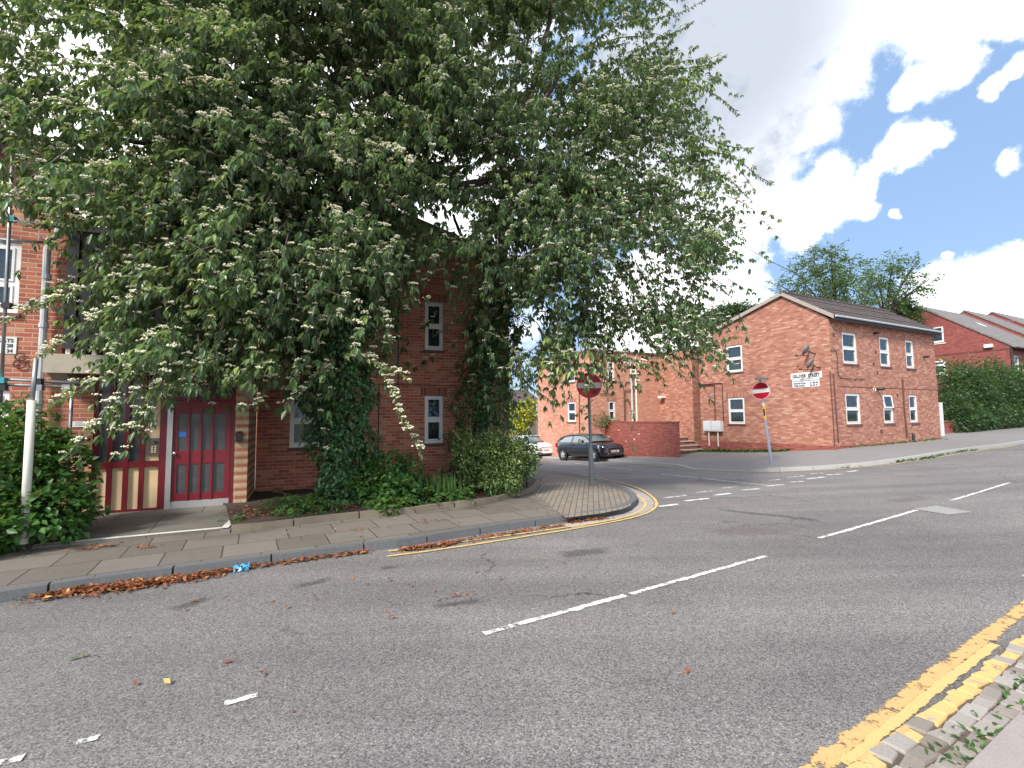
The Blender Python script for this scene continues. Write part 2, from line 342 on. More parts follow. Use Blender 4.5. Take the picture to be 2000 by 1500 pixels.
M['bark'] = plain('dark_bark', (.055, .042, .034), .9, var=.5, scale=12, bump=.9)
M['twig'] = plain('brown_twig', (.10, .07, .05), .8, var=.3)
def attrmat(name, stops, rough=.8, bump=.4):
    m, k = newmat(name); co = objco(k)
    a = k.new('ShaderNodeAttribute', attribute_name='tint').outputs['Fac']
    c = k.mix(.5, k.ramp(a, stops), k.ramp(k.noise(co, 70, 4, .8), [(.2, .32), (.8, .68)]), 'OVERLAY')
    yl = k.new('ShaderNodeAttribute', attribute_name='paint').outputs['Fac']
    f = k.math('MULTIPLY', k.step(k.math('ADD', k.noise(co, 14, 6, .7), yl), .95, 1.1), k.math('GREATER_THAN', yl, .01))
    c = k.mix(f, c, (.72, .45, .17))
    pset(k, color=c, rough=rough, spec=.3, normal=k.bump(k.noise(co, 60, 5, .7), bump, .01)); return m
M['setts'] = attrmat('granite_setts', [(0, (.20, .17, .14)), (.5, (.30, .262, .228)), (1, (.39, .355, .32))])
# ------------------------------------------------------------------ mesh builder
class MB:
    def __init__(s): s.v = []; s.f = []
    def quad(s, *p):
        i = len(s.v); s.v += [tuple(map(float, q)) for q in p]; s.f.append(tuple(range(i, i+len(p)))); return s
    def box(s, x0, x1, y0, y1, z0, z1):
        p = [(x0,y0,z0),(x1,y0,z0),(x1,y1,z0),(x0,y1,z0),(x0,y0,z1),(x1,y0,z1),(x1,y1,z1),(x0,y1,z1)]
        for f in ((0,3,2,1),(4,5,6,7),(0,1,5,4),(1,2,6,5),(2,3,7,6),(3,0,4,7)): s.quad(*[p[i] for i in f])
        return s
    def hexa(s, p):
        for f in ((0,3,2,1),(4,5,6,7),(0,1,5,4),(1,2,6,5),(2,3,7,6),(3,0,4,7)): s.quad(*[p[i] for i in f])
        return s
    def tube(s, pts, r, n=8, caps=True):
        pts = [Vector(p) for p in pts]; rs = r if hasattr(r, '__len__') else [r]*len(pts)
        base = len(s.v); ref = None
        for i, p in enumerate(pts):
            t = (pts[min(i+1, len(pts)-1)]-pts[max(i-1, 0)]).normalized()
            a = Vector((0, 0, 1)) if abs(t.z) < .9 else Vector((1, 0, 0))
            if ref is not None: a = ref
            x = (a - t*a.dot(t)).normalized(); ref = x; y = t.cross(x)
            for k in range(n):
                th = 2*math.pi*k/n; q = p + (x*math.cos(th)+y*math.sin(th))*rs[i]; s.v.append(tuple(q))
        for i in range(len(pts)-1):
            for k in range(n):
                a = base+i*n+k; b = base+i*n+(k+1) % n
                s.f.append((a, b, b+n, a+n))
        if caps:
            s.f.append(tuple(base+k for k in range(n))[::-1]); s.f.append(tuple(base+(len(pts)-1)*n+k for k in range(n)))
        return s
    def lathe(s, prof, c=(0, 0, 0), n=16, axis='z'):
        base = len(s.v)
        for r, h in prof:
            for k in range(n):
                th = 2*math.pi*k/n; a, b = r*math.cos(th), r*math.sin(th)
                p = (a, b, h) if axis == 'z' else (a, h, b)
                s.v.append((p[0]+c[0], p[1]+c[1], p[2]+c[2]))
        for i in range(len(prof)-1):
            for k in range(n):
                a = base+i*n+k; b = base+i*n+(k+1) % n; s.f.append((a, b, b+n, a+n))
        return s
    def build(s, name, mat, parent=None, smooth=False, uv=True, bevel=0):
        me = bpy.data.meshes.new(name); me.from_pydata(s.v, [], s.f)
        if uv and s.f:
            ul = me.uv_layers.new(name='UVMap')
            for poly in me.polygons:
                n = poly.normal
                if abs(n.z) > .92: t = Vector((1, 0, 0)); b = Vector((0, 1, 0))
                else:
                    t = Vector((-n.y, n.x, 0)).normalized(); b = n.cross(t)
                for li in poly.loop_indices:
                    co = me.vertices[me.loops[li].vertex_index].co
                    ul.data[li].uv = (co.dot(t), co.dot(b))
        me.materials.append(M[mat] if isinstance(mat, str) else mat)
        if smooth: me.polygons.foreach_set('use_smooth', [True]*len(me.polygons))
        o = bpy.data.objects.new(name, me); COL.objects.link(o)
        if parent: o.parent = parent
        if bevel:
            md = o.modifiers.new('Bevel', 'BEVEL'); md.width = bevel; md.segments = 2; md.limit_method = 'ANGLE'
        return o
def addtext(name, s, size, loc, rot, mat, parent, align='LEFT', ext=.002, bold=0., sx=1., fit=0):
    cu = bpy.data.curves.new(name, 'FONT'); cu.body = s; cu.size = size; cu.align_x = align; cu.extrude = ext; cu.offset = bold
    tmp = bpy.data.objects.new(name, cu); COL.objects.link(tmp)
    dg = bpy.context.evaluated_depsgraph_get(); dg.update()
    me = bpy.data.meshes.new_from_object(tmp.evaluated_get(dg)); bpy.data.objects.remove(tmp)
    me.materials.clear(); me.materials.append(M[mat])
    o = bpy.data.objects.new(name, me); COL.objects.link(o); o.parent = parent
    o.location = loc; o.rotation_euler = rot
    if fit:
        xs = [v.co.x for v in me.vertices]; sx = fit/(max(xs)-min(xs))
    o.scale = (sx, 1, 1); return o
# ------------------------------------------------------------------ ground sheets
def grid_sheet(name, xs, ys, dz, mat, hole=None):
    X, Y = np.meshgrid(xs, ys, indexing='ij'); Z = T(X.ravel(), Y.ravel()).reshape(X.shape)+dz
    v = np.stack([X, Y, Z], -1).reshape(-1, 3); nx, ny = X.shape
    i, j = np.meshgrid(np.arange(nx-1), np.arange(ny-1), indexing='ij'); a = (i*ny+j).ravel()
    f = np.stack([a, a+ny, a+ny+1, a+1], 1)
    me = bpy.data.meshes.new(name); me.from_pydata(v.tolist(), [], f.tolist()); me.materials.append(M[mat])
    me.polygons.foreach_set('use_smooth', [True]*len(f))
    o = bpy.data.objects.new(name, me); COL.objects.link(o); return o
far = [80, 120, 200, 400, 900]
gx = np.array([-x for x in far[::-1]]+[-45, -40.5]+list(np.arange(-38, 62, 3))+[64, 75]+far)
gy = np.array([-900, -300, -100, -40]+list(np.arange(-25, 62, 3))+[65, 85, 120, 200, 400, 900])
tag(grid_sheet('ground', gx, gy, -.25, 'ground'), kind='structure')
rx = np.concatenate([np.arange(-40, -12, 2), np.arange(-12, 24, .3), np.arange(24, 62, 2)])
ry = np.concatenate([np.arange(-14, 0, 1), np.arange(0, 30, .3), np.arange(30, 61, 2)])
tag(grid_sheet('road', rx, ry, 0, 'asphalt'), kind='structure')
def densify(p, step=.4, closed=False):
    p = [np.array(q[:2], float) for q in p]; out = []
    L = len(p) if closed else len(p)-1
    for i in range(L):
        a, b = p[i], p[(i+1) % len(p)]; n = max(1, int(np.linalg.norm(b-a)/step))
        out += [a+(b-a)*k/n for k in range(n)]
    if not closed: out.append(p[-1])
    return out
def smooth_line(p, it=2):
    p = [np.array(q[:2], float) for q in p]
    for _ in range(it):
        q = [p[0]]
        for a, b in zip(p[:-1], p[1:]): q += [a*.75+b*.25, a*.25+b*.75]
        p = q+[p[-1]]
    return p
def ground_patch(name, poly, dz, mat, skirt=.25, step=.5):
    b = densify(poly, step, True); n = len(b)
    arr = np.array(b); lo, hi = arr.min(0), arr.max(0)
    pts = [Vector(q) for q in b]; edges = [(i, (i+1) % n) for i in range(n)]
    st = max(step, (hi-lo).max()/60)
    def inside(x, y):
        c = False; j = n-1
        for i in range(n):
            if (arr[i, 1] > y) != (arr[j, 1] > y) and x < (arr[j, 0]-arr[i, 0])*(y-arr[i, 1])/(arr[j, 1]-arr[i, 1])+arr[i, 0]: c = not c
            j = i
        return c
    for x in np.arange(lo[0], hi[0], st):
        for y in np.arange(lo[1], hi[1], st):
            if inside(x, y) and np.min(np.hypot(arr[:, 0]-x, arr[:, 1]-y)) > st*.4: pts.append(Vector((x, y)))
    vv, _, ff, *_ = delaunay_2d_cdt(pts, edges, [list(range(n))], 1, 1e-5)
    xy = np.array([tuple(q) for q in vv]); z = T(xy[:, 0], xy[:, 1])+dz
    mb = MB(); mb.v = [(a, c, d) for (a, c), d in zip(xy, z)]
    for f in ff:
        f = list(f); a, c, d = [xy[i] for i in f[:3]]
        if (c[0]-a[0])*(d[1]-a[1])-(c[1]-a[1])*(d[0]-a[0]) < 0: f.reverse()
        mb.f.append(tuple(f))
    if skirt:
        zb = T(arr[:, 0], arr[:, 1])+dz
        area = .5*np.sum(arr[:, 0]*np.roll(arr[:, 1], -1)-np.roll(arr[:, 0], -1)*arr[:, 1])
        for i in range(n):
            j = (i+1) % n
            q = [(*arr[i], zb[i]), (*arr[i], zb[i]-skirt), (*arr[j], zb[j]-skirt), (*arr[j], zb[j])]
            mb.quad(*(q if area > 0 else q[::-1]))
    o = mb.build(name, mat); return tag(o, kind='structure')
def strip(mb, line, w, dz, off=0., step=.2):
    p = densify(line, step); n = len(p); ring = []
    for i in range(n):
        t = p[min(i+1, n-1)]-p[max(i-1, 0)]; t = t/np.linalg.norm(t); nn = np.array([-t[1], t[0]])
        a = p[i]+nn*(off-w/2); b = p[i]+nn*(off+w/2); ring.append((a, b))
    allp = np.array([q for r in ring for q in r]); z = T(allp[:, 0], allp[:, 1])+dz
    acc = 0
    if not hasattr(mb, 'uvs'): mb.uvs = []
    for i in range(n-1):
        a, b = ring[i]; c, d = ring[i+1]; L = np.linalg.norm(c-a)
        mb.quad((*a, z[2*i]), (*c, z[2*i+2]), (*d, z[2*i+3]), (*b, z[2*i+1]))
        mb.uvs += [(acc, 0), (acc+L, 0), (acc+L, 1), (acc, 1)]; acc += L
    return mb
def strip_build(mb, name, mat):
    if mat.startswith('patch') and mat != 'patch_gutter':
        mx_ = [0]; 
        for i in range(0, len(mb.uvs), 4):
            if i and mb.uvs[i][0] == 0: mx_.append(i)
        mx_.append(len(mb.uvs))
        for a_, b_ in zip(mx_[:-1], mx_[1:]):
            tot = max(u[0] for u in mb.uvs[a_:b_]); mb.uvs[a_:b_] = [(u[0]/tot, u[1]) for u in mb.uvs[a_:b_]]
    o = mb.build(name, mat, uv=False); ul = o.data.uv_layers.new(name='UVMap')
    for i, u in enumerate(mb.uvs): ul.data[i].uv = u
    return tag(o, kind='structure')
# kerb lines (road-level foot of each kerb)
kl = gxy([(0,1180),(150,1153),(400,1120),(520,1104),(712,1078),(793,1069),(867,1055),(999,1035),(1109,1020),(1184,1008),(1227,999),(1248,985),(1244,972),(1221,959),(1190,948),(1150,936),(1075,923)])
d0 = np.array(kl[0])-np.array(kl[2]); d0 /= np.linalg.norm(d0)
e1 = np.array(kl[-1])-np.array(kl[-3]); e1 = np.array([-.459, .889])
kl = [tuple(np.array(kl[0])+d0*16)]+kl+[tuple(np.array(kl[-1])+e1*s) for s in (3, 14, 34)]
kl = smooth_line(kl, 2)
def kerb(name, line, w, h, L, mat, side=1, drop=None, gap=.02):
    p = densify(line, .05); mb = MB(); tintv = []
    s = [0]
    for a, b in zip(p[:-1], p[1:]): s.append(s[-1]+np.linalg.norm(b-a))
    s = np.array(s); P = np.array(p); x = 0.
    while x < s[-1]-.2:
        l = L*(.85+.3*rng.random()); x1 = min(x+l, s[-1]); nseg = max(1, int(l/.3))
        for q in range(nseg):
            a0 = x+(x1-x)*q/nseg+(gap/2 if q == 0 else 0); a1 = x+(x1-x)*(q+1)/nseg-(gap/2 if q == nseg-1 else 0)
            pa = np.array([np.interp(a0, s, P[:, 0]), np.interp(a0, s, P[:, 1])]); pb = np.array([np.interp(a1, s, P[:, 0]), np.interp(a1, s, P[:, 1])])
            t = (pb-pa)/max(1e-6, np.linalg.norm(pb-pa)); nn = np.array([-t[1], t[0]])*side
            za, zb = Tz(*pa), Tz(*pb); ha = h(pa) if callable(h) else h; hb = h(pb) if callable(h) else h
            pts = [(*pa, za-.15), (*pb, zb-.15), (*(pb+nn*w), zb-.15), (*(pa+nn*w), za-.15), (*(pa+nn*.012), za+ha), (*(pb+nn*.012), zb+hb), (*(pb+nn*w), zb+hb), (*(pa+nn*w), za+ha)]
            if side < 0: pts = [pts[i] for i in (1, 0, 3, 2, 5, 4, 7, 6)]
            mb.hexa(pts)
        x = x1
    return tag(mb.build(name, mat), kind='structure')
kerb('kerb', kl, .14, .105, .95, 'granite', 1)
# left footway between the kerb and the frontages
inner = gxy([(1056,945),(1047,958),(1030,965),(953,985),(883,991),(800,1004),(668,1015),(512,1036),(450,1041)], .1)
inner2 = gxy([(430,1038),(240,1056),(60,1073)], .1)
dl = np.array(inner2[-1])-np.array(inner2[0]); dl /= np.linalg.norm(dl)
inner2.append(tuple(np.array(inner2[-1])+dl*16))
def offset(line, d):
    p = [np.array(q) for q in line]; out = []
    for i in range(len(p)):
        t = p[min(i+1, len(p)-1)]-p[max(i-1, 0)]; t /= np.linalg.norm(t); out.append(p[i]+np.array([-t[1], t[0]])*d)
    return out
ko = offset(kl, .15)
backA = [np.array(inner[0])+np.array([-.2, .8])]
tailI = [np.array(inner[0])+np.array([-.5, 2.2]), np.array(inner[0])+np.array([-.459, .889])*40]
ground_patch('pavement', [tuple(q) for q in ko]+[tuple(tailI[1]), tuple(tailI[0])]+inner+inner2, .1, 'slabs')
# small blocks round the corner
bl = gxy([(1105,1012),(1040,962),(1052,945),(1066,928),(1085,927),(1150,939),(1190,951),(1219,962),(1235,975),(1232,988),(1215,995),(1175,1003)], .1)
ground_patch('block_pavement', bl, .105, 'blocks', 0)
# planting bed and its low edging
bedl = smooth_line(inner[::-1], 1)
kerb('bed_edging', bedl, .09, .20, .9, 'edging', 1)
FA = (.917, .399)
wallback = [(-5.0, 10.6), (.4, 13.2)]
bo = offset(bedl, .08)
bed_poly = [tuple(q) for q in bo]+[tuple(np.array(inner[0])+np.array([-.1, .6])), tuple(np.array(inner[0])+np.array([-.5, 2.4])), (-1.5, 12.9), (-5.9, 11.0), (-6.0, 9.6), (-5.35, 9.0)]
ground_patch('flower_bed_soil', bed_poly, .165, 'soil', .3, .3)
# door platform with whitened edge
pe = inner2[:3]
plat = [inner2[0], inner2[1], inner2[2], tuple(np.array(inner2[2])+np.array([-1.6, 3.4])), (-9.2, 8.3), (-5.2, 10.0), tuple(np.array(bo[0])+np.array([-.02, 0]))]
ground_patch('door_platform', plat, .135, 'platform', .2, .4)
wm = MB(); strip(wm, [inner2[0], inner2[1], inner2[2]], .10, .142, -.06)
strip_build(wm, 'platform_edge', 'white_edge')
we = MB()
a = np.array(inner2[0]); b = a+np.array([-.28, .95])
strip(we, [a+np.array([.06, .0]), b], .10, .152); strip_build(we, 'threshold_edge', 'white_edge')
lb = [inner2[2], tuple(np.array(inner2[2])+dl*16), tuple(np.array(inner2[2])+dl*16+np.array([-2, 4])), tuple(np.array(inner2[2])+np.array([-1.6, 3.4]))]
ground_patch('shrub_bed_soil', lb, .20, 'soil', .3, .6)
kerb('shrub_bed_edging', [tuple(np.array(inner2[2])+dl*16), tuple(np.array(inner2[2])+dl*.05)], .12, .26, 1.2, 'edging', 1)
# far footway in front of the corner building
kr0 = gxy([(1222,902),(1280,909),(1335,915),(1400,919),(1482,921.5),(1520,921.5),(1555,919.5),(1600,918),(1675,912),(1680,912),(1760,903),(1860,887),(1976,870)])
dr = np.array(kr0[-1])-np.array(kr0[-3]); dr /= np.linalg.norm(dr)
kr = [tuple(np.array(kr0[0])+e1*s) for s in (34, 16, 6)]+kr0+[tuple(np.array(kr0[-1])+dr*s) for s in (8, 30)]
kr = smooth_line(kr, 2)
dropA, dropB = np.array(gnd(1335, 915)[:2]), np.array(gnd(1482, 921)[:2])
def kh(p):
    mid = (dropA+dropB)/2; d = np.linalg.norm(np.array(p)-mid); r = np.linalg.norm(dropA-dropB)/2
    return .012+.10*min(1, max(0, (d-r*.75)/(r*.45)))
kerb('far_kerb', kr, .13, kh, .95, 'granite_pale', 1)
kro = [tuple(q) for q in offset(kr, .13)]
fp_poly = kro+[(48, 42), (24, 40), (10, 45), (-6, 62), (kro[0][0]+1, kro[0][1]+2)]
fo = ground_patch('far_pavement', fp_poly, .1, 'farpave', .2, .6)
for v in fo.data.vertices:      # dropped crossing on the corner
    p = np.array(v.co[:2]); v.co.z += min(0, kh(p)-.112)*max(0, 1-max(0, (np.min(np.hypot(np.array(kro)[:, 0]-p[0], np.array(kro)[:, 1]-p[1]))-.2)/1.6))
# near side: setts and granite edge
se = gxy([(1891,1500),(2000,1389)], .02); sd = np.array(se[1])-np.array(se[0]); sd /= np.linalg.norm(sd)
sl0, sl1 = np.array(se[0])-sd*6, np.array(se[1])+sd*24
sn = np.array([-sd[1], sd[0]])
ground_patch('near_pavement', [tuple(sl0), tuple(sl1), tuple(sl1-sn*6), tuple(sl0-sn*6)], .035, 'nearslab', .2, .8)
def setts(name, o0, dirv, length, rows, w, lw, lift, paintfun, seed):
    r = np.random.default_rng(seed); mb = MB(); tint = []; pnt = []
    nn = np.array([-dirv[1], dirv[0]])
    for k in range(rows):
        x = r.random()*.1
        while x < length:
            l = lw*(.75+.5*r.random()); g = .010; ww = w*(.92+.07*r.random())
            c = [(x+g/2, k*w+g/2), (x+l-g/2, k*w+g/2), (x+l-g/2, k*w+ww), (x+g/2, k*w+ww)]
            c = [(a+r.normal()*.008, b+r.normal()*.008) for a, b in c]
            P = [np.array(o0)+dirv*a+nn*b for a, b in c]; cen = sum(P)/4
            z = Tz(*cen); h = lift+r.normal()*.003; tz = r.normal(size=2)*.004
            top = [(*(cen+(q-cen)*.92), z+h+(q-cen)@tz/.1*.5) for q in P]; mid = [(*q, z+h-.010) for q in P]; bot = [(*q, z-.03) for q in P]
            n0 = len(mb.f); mb.hexa(bot+mid); mb.f.pop(n0+1); mb.hexa(mid+top); mb.f.pop(-6)
            tv = r.random(); pv = paintfun(x, k, r)
            m_ = len(mb.f)-n0; tint += [tv]*m_; pnt += [pv]*m_
            x += l
    o = mb.build(name, 'setts', uv=False)
    for nm, dat in (('tint', tint), ('paint', pnt)):
        at = o.data.attributes.new(nm, 'FLOAT', 'FACE'); at.data.foreach_set('value', np.array(dat, dtype=np.float32))
    return tag(o, kind='structure')
setts('sett_gutter', sl0+sn*.01, sd, 22, 3, .098, .135, .019, lambda x, k, r: (0, .34, .62)[k]*(r.random() < .75), 3)
gl = MB(); strip(gl, [sl0, sl1], .30, .004, .15); strip_build(gl, 'gutter_bed', 'grit')
# setts by the left corner
ky = [tuple(q) for q in offset(kl, -.01)]
gy0 = gxy([(1109,1029),(1200,1012),(1250,1000),(1268,985),(1256,969),(1230,956),(1190,945)])
gy0 = smooth_line(gy0, 2)
mbg = MB(); strip(mbg, gy0, .30, .006, .02); go = strip_build(mbg, 'corner_gutter', 'nearslab')
# ------------------------------------------------------------------ painted markings
W_ = MB()
def mark(a, b, w): strip(W_, gxy([a, b]), w, .008)
mark((945,1239),(1221,1164),.11); mark((1231,1161),(1495,1087),.10); mark((1600,1052),(1790,997),.11); mark((1858,978),(1972,943),.10)
mark((438,1377),(503,1359),.10); mark((-60,1508),(46,1481),.10); mark((2004,1128),(2070,1100),.13)
for a, b, c, d in [(1287,990,1325,985),(1337,979,1384,974),(1395,968,1427,964),(1450,958,1482,955),(1495,949.5,1532,947),(1545,942,1569,940.5),(1577,936,1610,932),(1615,928,1647,926),(1654,922,1676,919.5)]: mark((a,b),(c,d),.20)
mark((1062,897),(1083,900),.1)
strip(W_, gxy([(1291,926),(1400,938),(1510,950)]), .10, .008); strip(W_, gxy([(1124,905),(1180,912),(1237,918)]), .10, .008)
strip_build(W_, 'white_road_markings', 'pwhite')
W2 = MB()
for a, b, c, d in [(1297,973,1342,968),(1359,963,1391,959.5),(1411,954,1440,951),(1502,939,1525,937),(1541,933,1570,929.5),(1582,926,1607,924.5)]: strip(W2, gxy([(a,b),(c,d)]), .19, .008)
strip(W2, gxy([(150,1453),(195,1441)]), .1, .008)
strip_build(W2, 'faded_white_markings', 'pwhite_thin')
Y_ = MB()
yo = smooth_line(gxy([(757,1088),(874,1073),(1109,1036),(1200,1020),(1240,1011),(1272,1000),(1286,985),(1272,968),(1239,950),(1190,938),(1130,929),(1075,924)]), 2)
strip(Y_, yo, .08, .012); strip_build(Y_, 'outer_yellow_line', 'pyellow2')
Y2 = MB(); yi = smooth_line(gxy([(759,1078),(874,1063),(985,1048),(1140,1026),(1208,1015),(1250,1001),(1264,986),(1250,970),(1215,954),(1165,941),(1120,934)]), 2)
strip(Y2, yi, .075, .012); strip_build(Y2, 'inner_yellow_line', 'pyellow2')
Y3 = MB(); strip(Y3, [np.array(gnd(1562,1510)[:2])-sd*3]+gxy([(1562,1510),(1660,1433),(1800,1324),(1920,1237),(2000,1178)])+[np.array(gnd(2000,1178)[:2])+sd*14], .155, .008, -.035)
strip_build(Y3, 'kerbside_yellow_line', 'pyellow')
Y3b = MB(); strip(Y3b, gxy([(1640,1490),(1745,1405),(1850,1322),(1935,1258)]), .075, .010, -.02); strip_build(Y3b, 'worn_yellow_line', 'pyellow2')
Y4 = MB(); strip(Y4, [np.array(se[0])-sd*2+sn*.30, np.array(se[0])+sn*.295, np.array(se[1])-sd*.35+sn*.28], .05, .016); strip_build(Y4, 'thin_yellow_line', 'pyellow')
Y5 = MB(); strip(Y5, offset(smooth_line([k_ for k_ in kr0[:8]], 1), -.12), .06, .008); strip(Y5, offset(smooth_line([k_ for k_ in kr0[7:]], 1), -.16), .06, .008); strip_build(Y5, 'far_yellow_line', 'pyellow2')
P1 = MB(); strip(P1, gxy([(1370,1042),(1480,1036),(1600,1040),(1625,1046)]), .75, .004); strip_build(P1, 'pink_repair', 'patch_red')
P2 = MB(); strip(P2, gxy([(1380,990),(1440,1000),(1540,1010),(1650,1024)]), .28, .005); strip_build(P2, 'dark_repair', 'patch_dark')
P3 = MB(); strip(P3, gxy([(1735,982),(1800,972),(1850,975)]), .5, .004); strip_build(P3, 'pale_repair', 'patch_red')
P4 = MB()
for pl, w in (([(560,1148),(610,1140),(660,1128)], .22), ([(820,1190),(900,1178),(960,1170)], .16), ([(330,1195),(420,1165)], .2), ([(730,1112),(790,1105)], .2), ([(1080,1085),(1200,1075)], .4)): strip(P4, gxy(pl), w, .004)
strip_build(P4, 'oil_stains', 'patch_oil')
mh = MB(); mc = [np.array(gnd(x, y)[:2]) for x, y in ((1786, 995), (1852, 1006), (1898, 1001), (1830, 989))]
mh.quad(*[(*q, Tz(*q)+.007) for q in mc])
for i in range(11):
    for j in range(11):
        f = lambda u, v: (lambda q: (*q, Tz(*q)))((mc[0]*(1-u)+mc[1]*u)*(1-v)+(mc[3]*(1-u)+mc[2]*u)*v)
        a_, b_, c_, d_ = [f((i+p_)/11, (j+q_)/11) for p_, q_ in ((.12, .12), (.88 if (i+j) % 2 else .5, .12), (.88 if (i+j) % 2 else .5, .88 if (i+j) % 2 == 0 else .5), (.12, .88 if (i+j) % 2 == 0 else .5))]
        up_z = lambda p_, h: (p_[0], p_[1], p_[2]+h)
        mh.hexa([up_z(p_, .008) for p_ in (a_, b_, c_, d_)]+[up_z(p_, .016) for p_ in (a_, b_, c_, d_)])
mo_ = mh.build('manhole_cover', 'manhole'); tag(mo_, 'pale square studded cover set in the road by the white centre dashes', 'manhole cover')
# ------------------------------------------------------------------ building helpers
class Frame:
    def __init__(s, O, d):
        s.O = np.array([O[0], O[1], 0.]); L = math.hypot(*d); s.d = np.array([d[0]/L, d[1]/L, 0]); s.n = np.array([-s.d[1], s.d[0], 0])
        s.rz = math.atan2(s.d[1], s.d[0])
    def hit(s, px, py, w=0.):                 # on a plane parallel to the front -> (u, z)
        r = ray(px, py); t = ((s.O+s.n*w-CAM)@s.n)/(r@s.n); p = CAM+r*t
        return float((p-s.O)@s.d), float(p[2])
    def hits(s, px, py, u=0.):                # on a plane parallel to the side -> (w, z)
        r = ray(px, py); t = ((s.O+s.d*u-CAM)@s.d)/(r@s.d); p = CAM+r*t
        return float((p-s.O)@s.n), float(p[2])
    def loc(s, p):
        q = np.asarray(p)-s.O; return float(q@s.d), float(q@s.n), float(p[2])
    def wp(s, u, w, z): return s.O+s.d*u+s.n*w+np.array([0, 0, z])
def wall(mb, base, ang, s0, s1, z0, z1, holes=(), t=.11, top=None, tophole=None):
    """wall face seen from outside; base = local point, s runs to the right; holes (s0,s1,z0,z1); top = extra polygon points above z1"""
    d = np.array([math.cos(ang), math.sin(ang)]); n = np.array([-d[1], d[0]])
    P = lambda s, z, k=0.: (*(np.array(base)+d*s+n*k), z)
    S = sorted({s0, s1, *[h[0] for h in holes], *[h[1] for h in holes]}); Z = sorted({z0, z1, *[h[2] for h in holes], *[h[3] for h in holes]})
    for a, b in zip(S[:-1], S[1:]):
        for c, e in zip(Z[:-1], Z[1:]):
            m = ((a+b)/2, (c+e)/2)
            if any(h[0] < m[0] < h[1] and h[2] < m[1] < h[3] for h in holes): continue
            mb.quad(P(a, c), P(b, c), P(b, e), P(a, e))
    for a, b, c, e in holes:
        mb.quad(P(a, c), P(a, e), P(a, e, t), P(a, c, t)); mb.quad(P(b, c), P(b, c, t), P(b, e, t), P(b, e))
        mb.quad(P(a, e), P(b, e), P(b, e, t), P(a, e, t)); mb.quad(P(a, c), P(a, c, t), P(b, c, t), P(b, c))
    if top and not tophole: mb.quad(P(s0, z1), P(s1, z1), *[P(a, b) for a, b in top])
    if top and tophole:
        a, b, c, e = tophole; pl_ = sorted([(s0, z1), (s1, z1)]+list(top)); xs_ = [q[0] for q in pl_]; zs_ = [q[1] for q in pl_]
        rz_ = lambda x: float(np.interp(x, xs_, zs_)); cut = sorted({s0, s1, a, b, *[q[0] for q in top]})
        for p_, q_ in zip(cut[:-1], cut[1:]):
            if p_ >= a-1e-6 and q_ <= b+1e-6:
                mb.quad(P(p_, z1), P(q_, z1), P(q_, c), P(p_, c)); mb.quad(P(p_, e), P(q_, e), P(q_, rz_(q_)), P(p_, rz_(p_)))
            else: mb.quad(*[P(*w) for w in dict.fromkeys([(p_, z1), (q_, z1), (q_, rz_(q_)), (p_, rz_(p_))])])
        mb.quad(P(a, c), P(a, e), P(a, e, t), P(a, c, t)); mb.quad(P(b, c), P(b, c, t), P(b, e, t), P(b, e))
        mb.quad(P(a, e), P(b, e), P(b, e, t), P(a, e, t)); mb.quad(P(a, c), P(a, c, t), P(b, c, t), P(b, c))
def window(bld, base, ang, hole, t=.07, cur='net', rail=.5, open_top=0., style='two', fw_=.06):
    a, b, c, e = hole; w, h = b-a, e-c
    d = np.array([math.cos(ang), math.sin(ang)]); p = np.array(base)+d*a
    g = .004
    f = MB(); y0, y1 = t-.035, t+.03
    f.box(g, fw_, y0, y1, g, h-g); f.box(w-fw_, w-g, y0, y1, g, h-g)
    f.box(fw_, w-fw_, y0, y1, g, fw_*1.25); f.box(fw_, w-fw_, y0, y1, h-fw_, h-g)
    zr = h*rail; f.box(fw_, w-fw_, y0, y1, zr-.035, zr+.035)
    sb = .035
    for za, zb in ((fw_*1.25, zr-.035), (zr+.035, h-fw_)):
        if open_top and za > fw_*2: continue
        x0, x1 = fw_, w-fw_
        f.box(x0, x0+sb, y0-.012, y1-.02, za, zb); f.box(x1-sb, x1, y0-.012, y1-.02, za, zb)
        f.box(x0+sb, x1-sb, y0-.012, y1-.02, za, za+sb); f.box(x0+sb, x1-sb, y0-.012, y1-.02, zb-sb, zb)
    o = f.build('window', 'white', bld); o.location = (p[0], p[1], c); o.rotation_euler = (0, 0, ang)
    q = MB(); q.box(fw_-.005, w-fw_+.005, t, t+.008, fw_, zr); 
    if not open_top: q.box(fw_-.005, w-fw_+.005, t, t+.008, zr, h-fw_+.005)
    q.build('pane', 'glass', o)
    if open_top:
        s = MB(); hh = h-fw_-zr-.035; x0, x1 = fw_, w-fw_
        for bx in ((x0, x0+.045, -.02, .03, -hh, 0), (x1-.045, x1, -.02, .03, -hh, 0), (x0+.045, x1-.045, -.02, .03, -hh, -hh+.045), (x0+.045, x1-.045, -.02, .03, -.045, 0)): s.box(*bx)
        so = s.build('opening_light', 'white', o); so.location = (0, y0, h-fw_); so.rotation_euler = (-open_top, 0, 0)
        s2 = MB(); s2.box(x0+.045, x1-.045, 0, .008, -hh+.045, -.045); s2o = s2.build('pane', 'glass', o); s2o.location = (0, y0, h-fw_); s2o.rotation_euler = (-open_top, 0, 0)
    if cur:
        cm = MB(); n = max(8, int(w/.03)); x = np.linspace(-.05, w+.05, n); yy = t+.12+.02*np.sin(x*38+hash((round(a, 2), round(c, 2))) % 7)
        for i in range(n-1): cm.quad((x[i], yy[i], -.05), (x[i+1], yy[i+1], -.05), (x[i+1], yy[i+1], h+.05), (x[i], yy[i], h+.05))
        cm.build('curtain', cur, o)
    sl = MB(); sl.box(-.04, w+.04, -.045, t, -.065, -.006); sl.build('sill', 'sill', o)
    return o
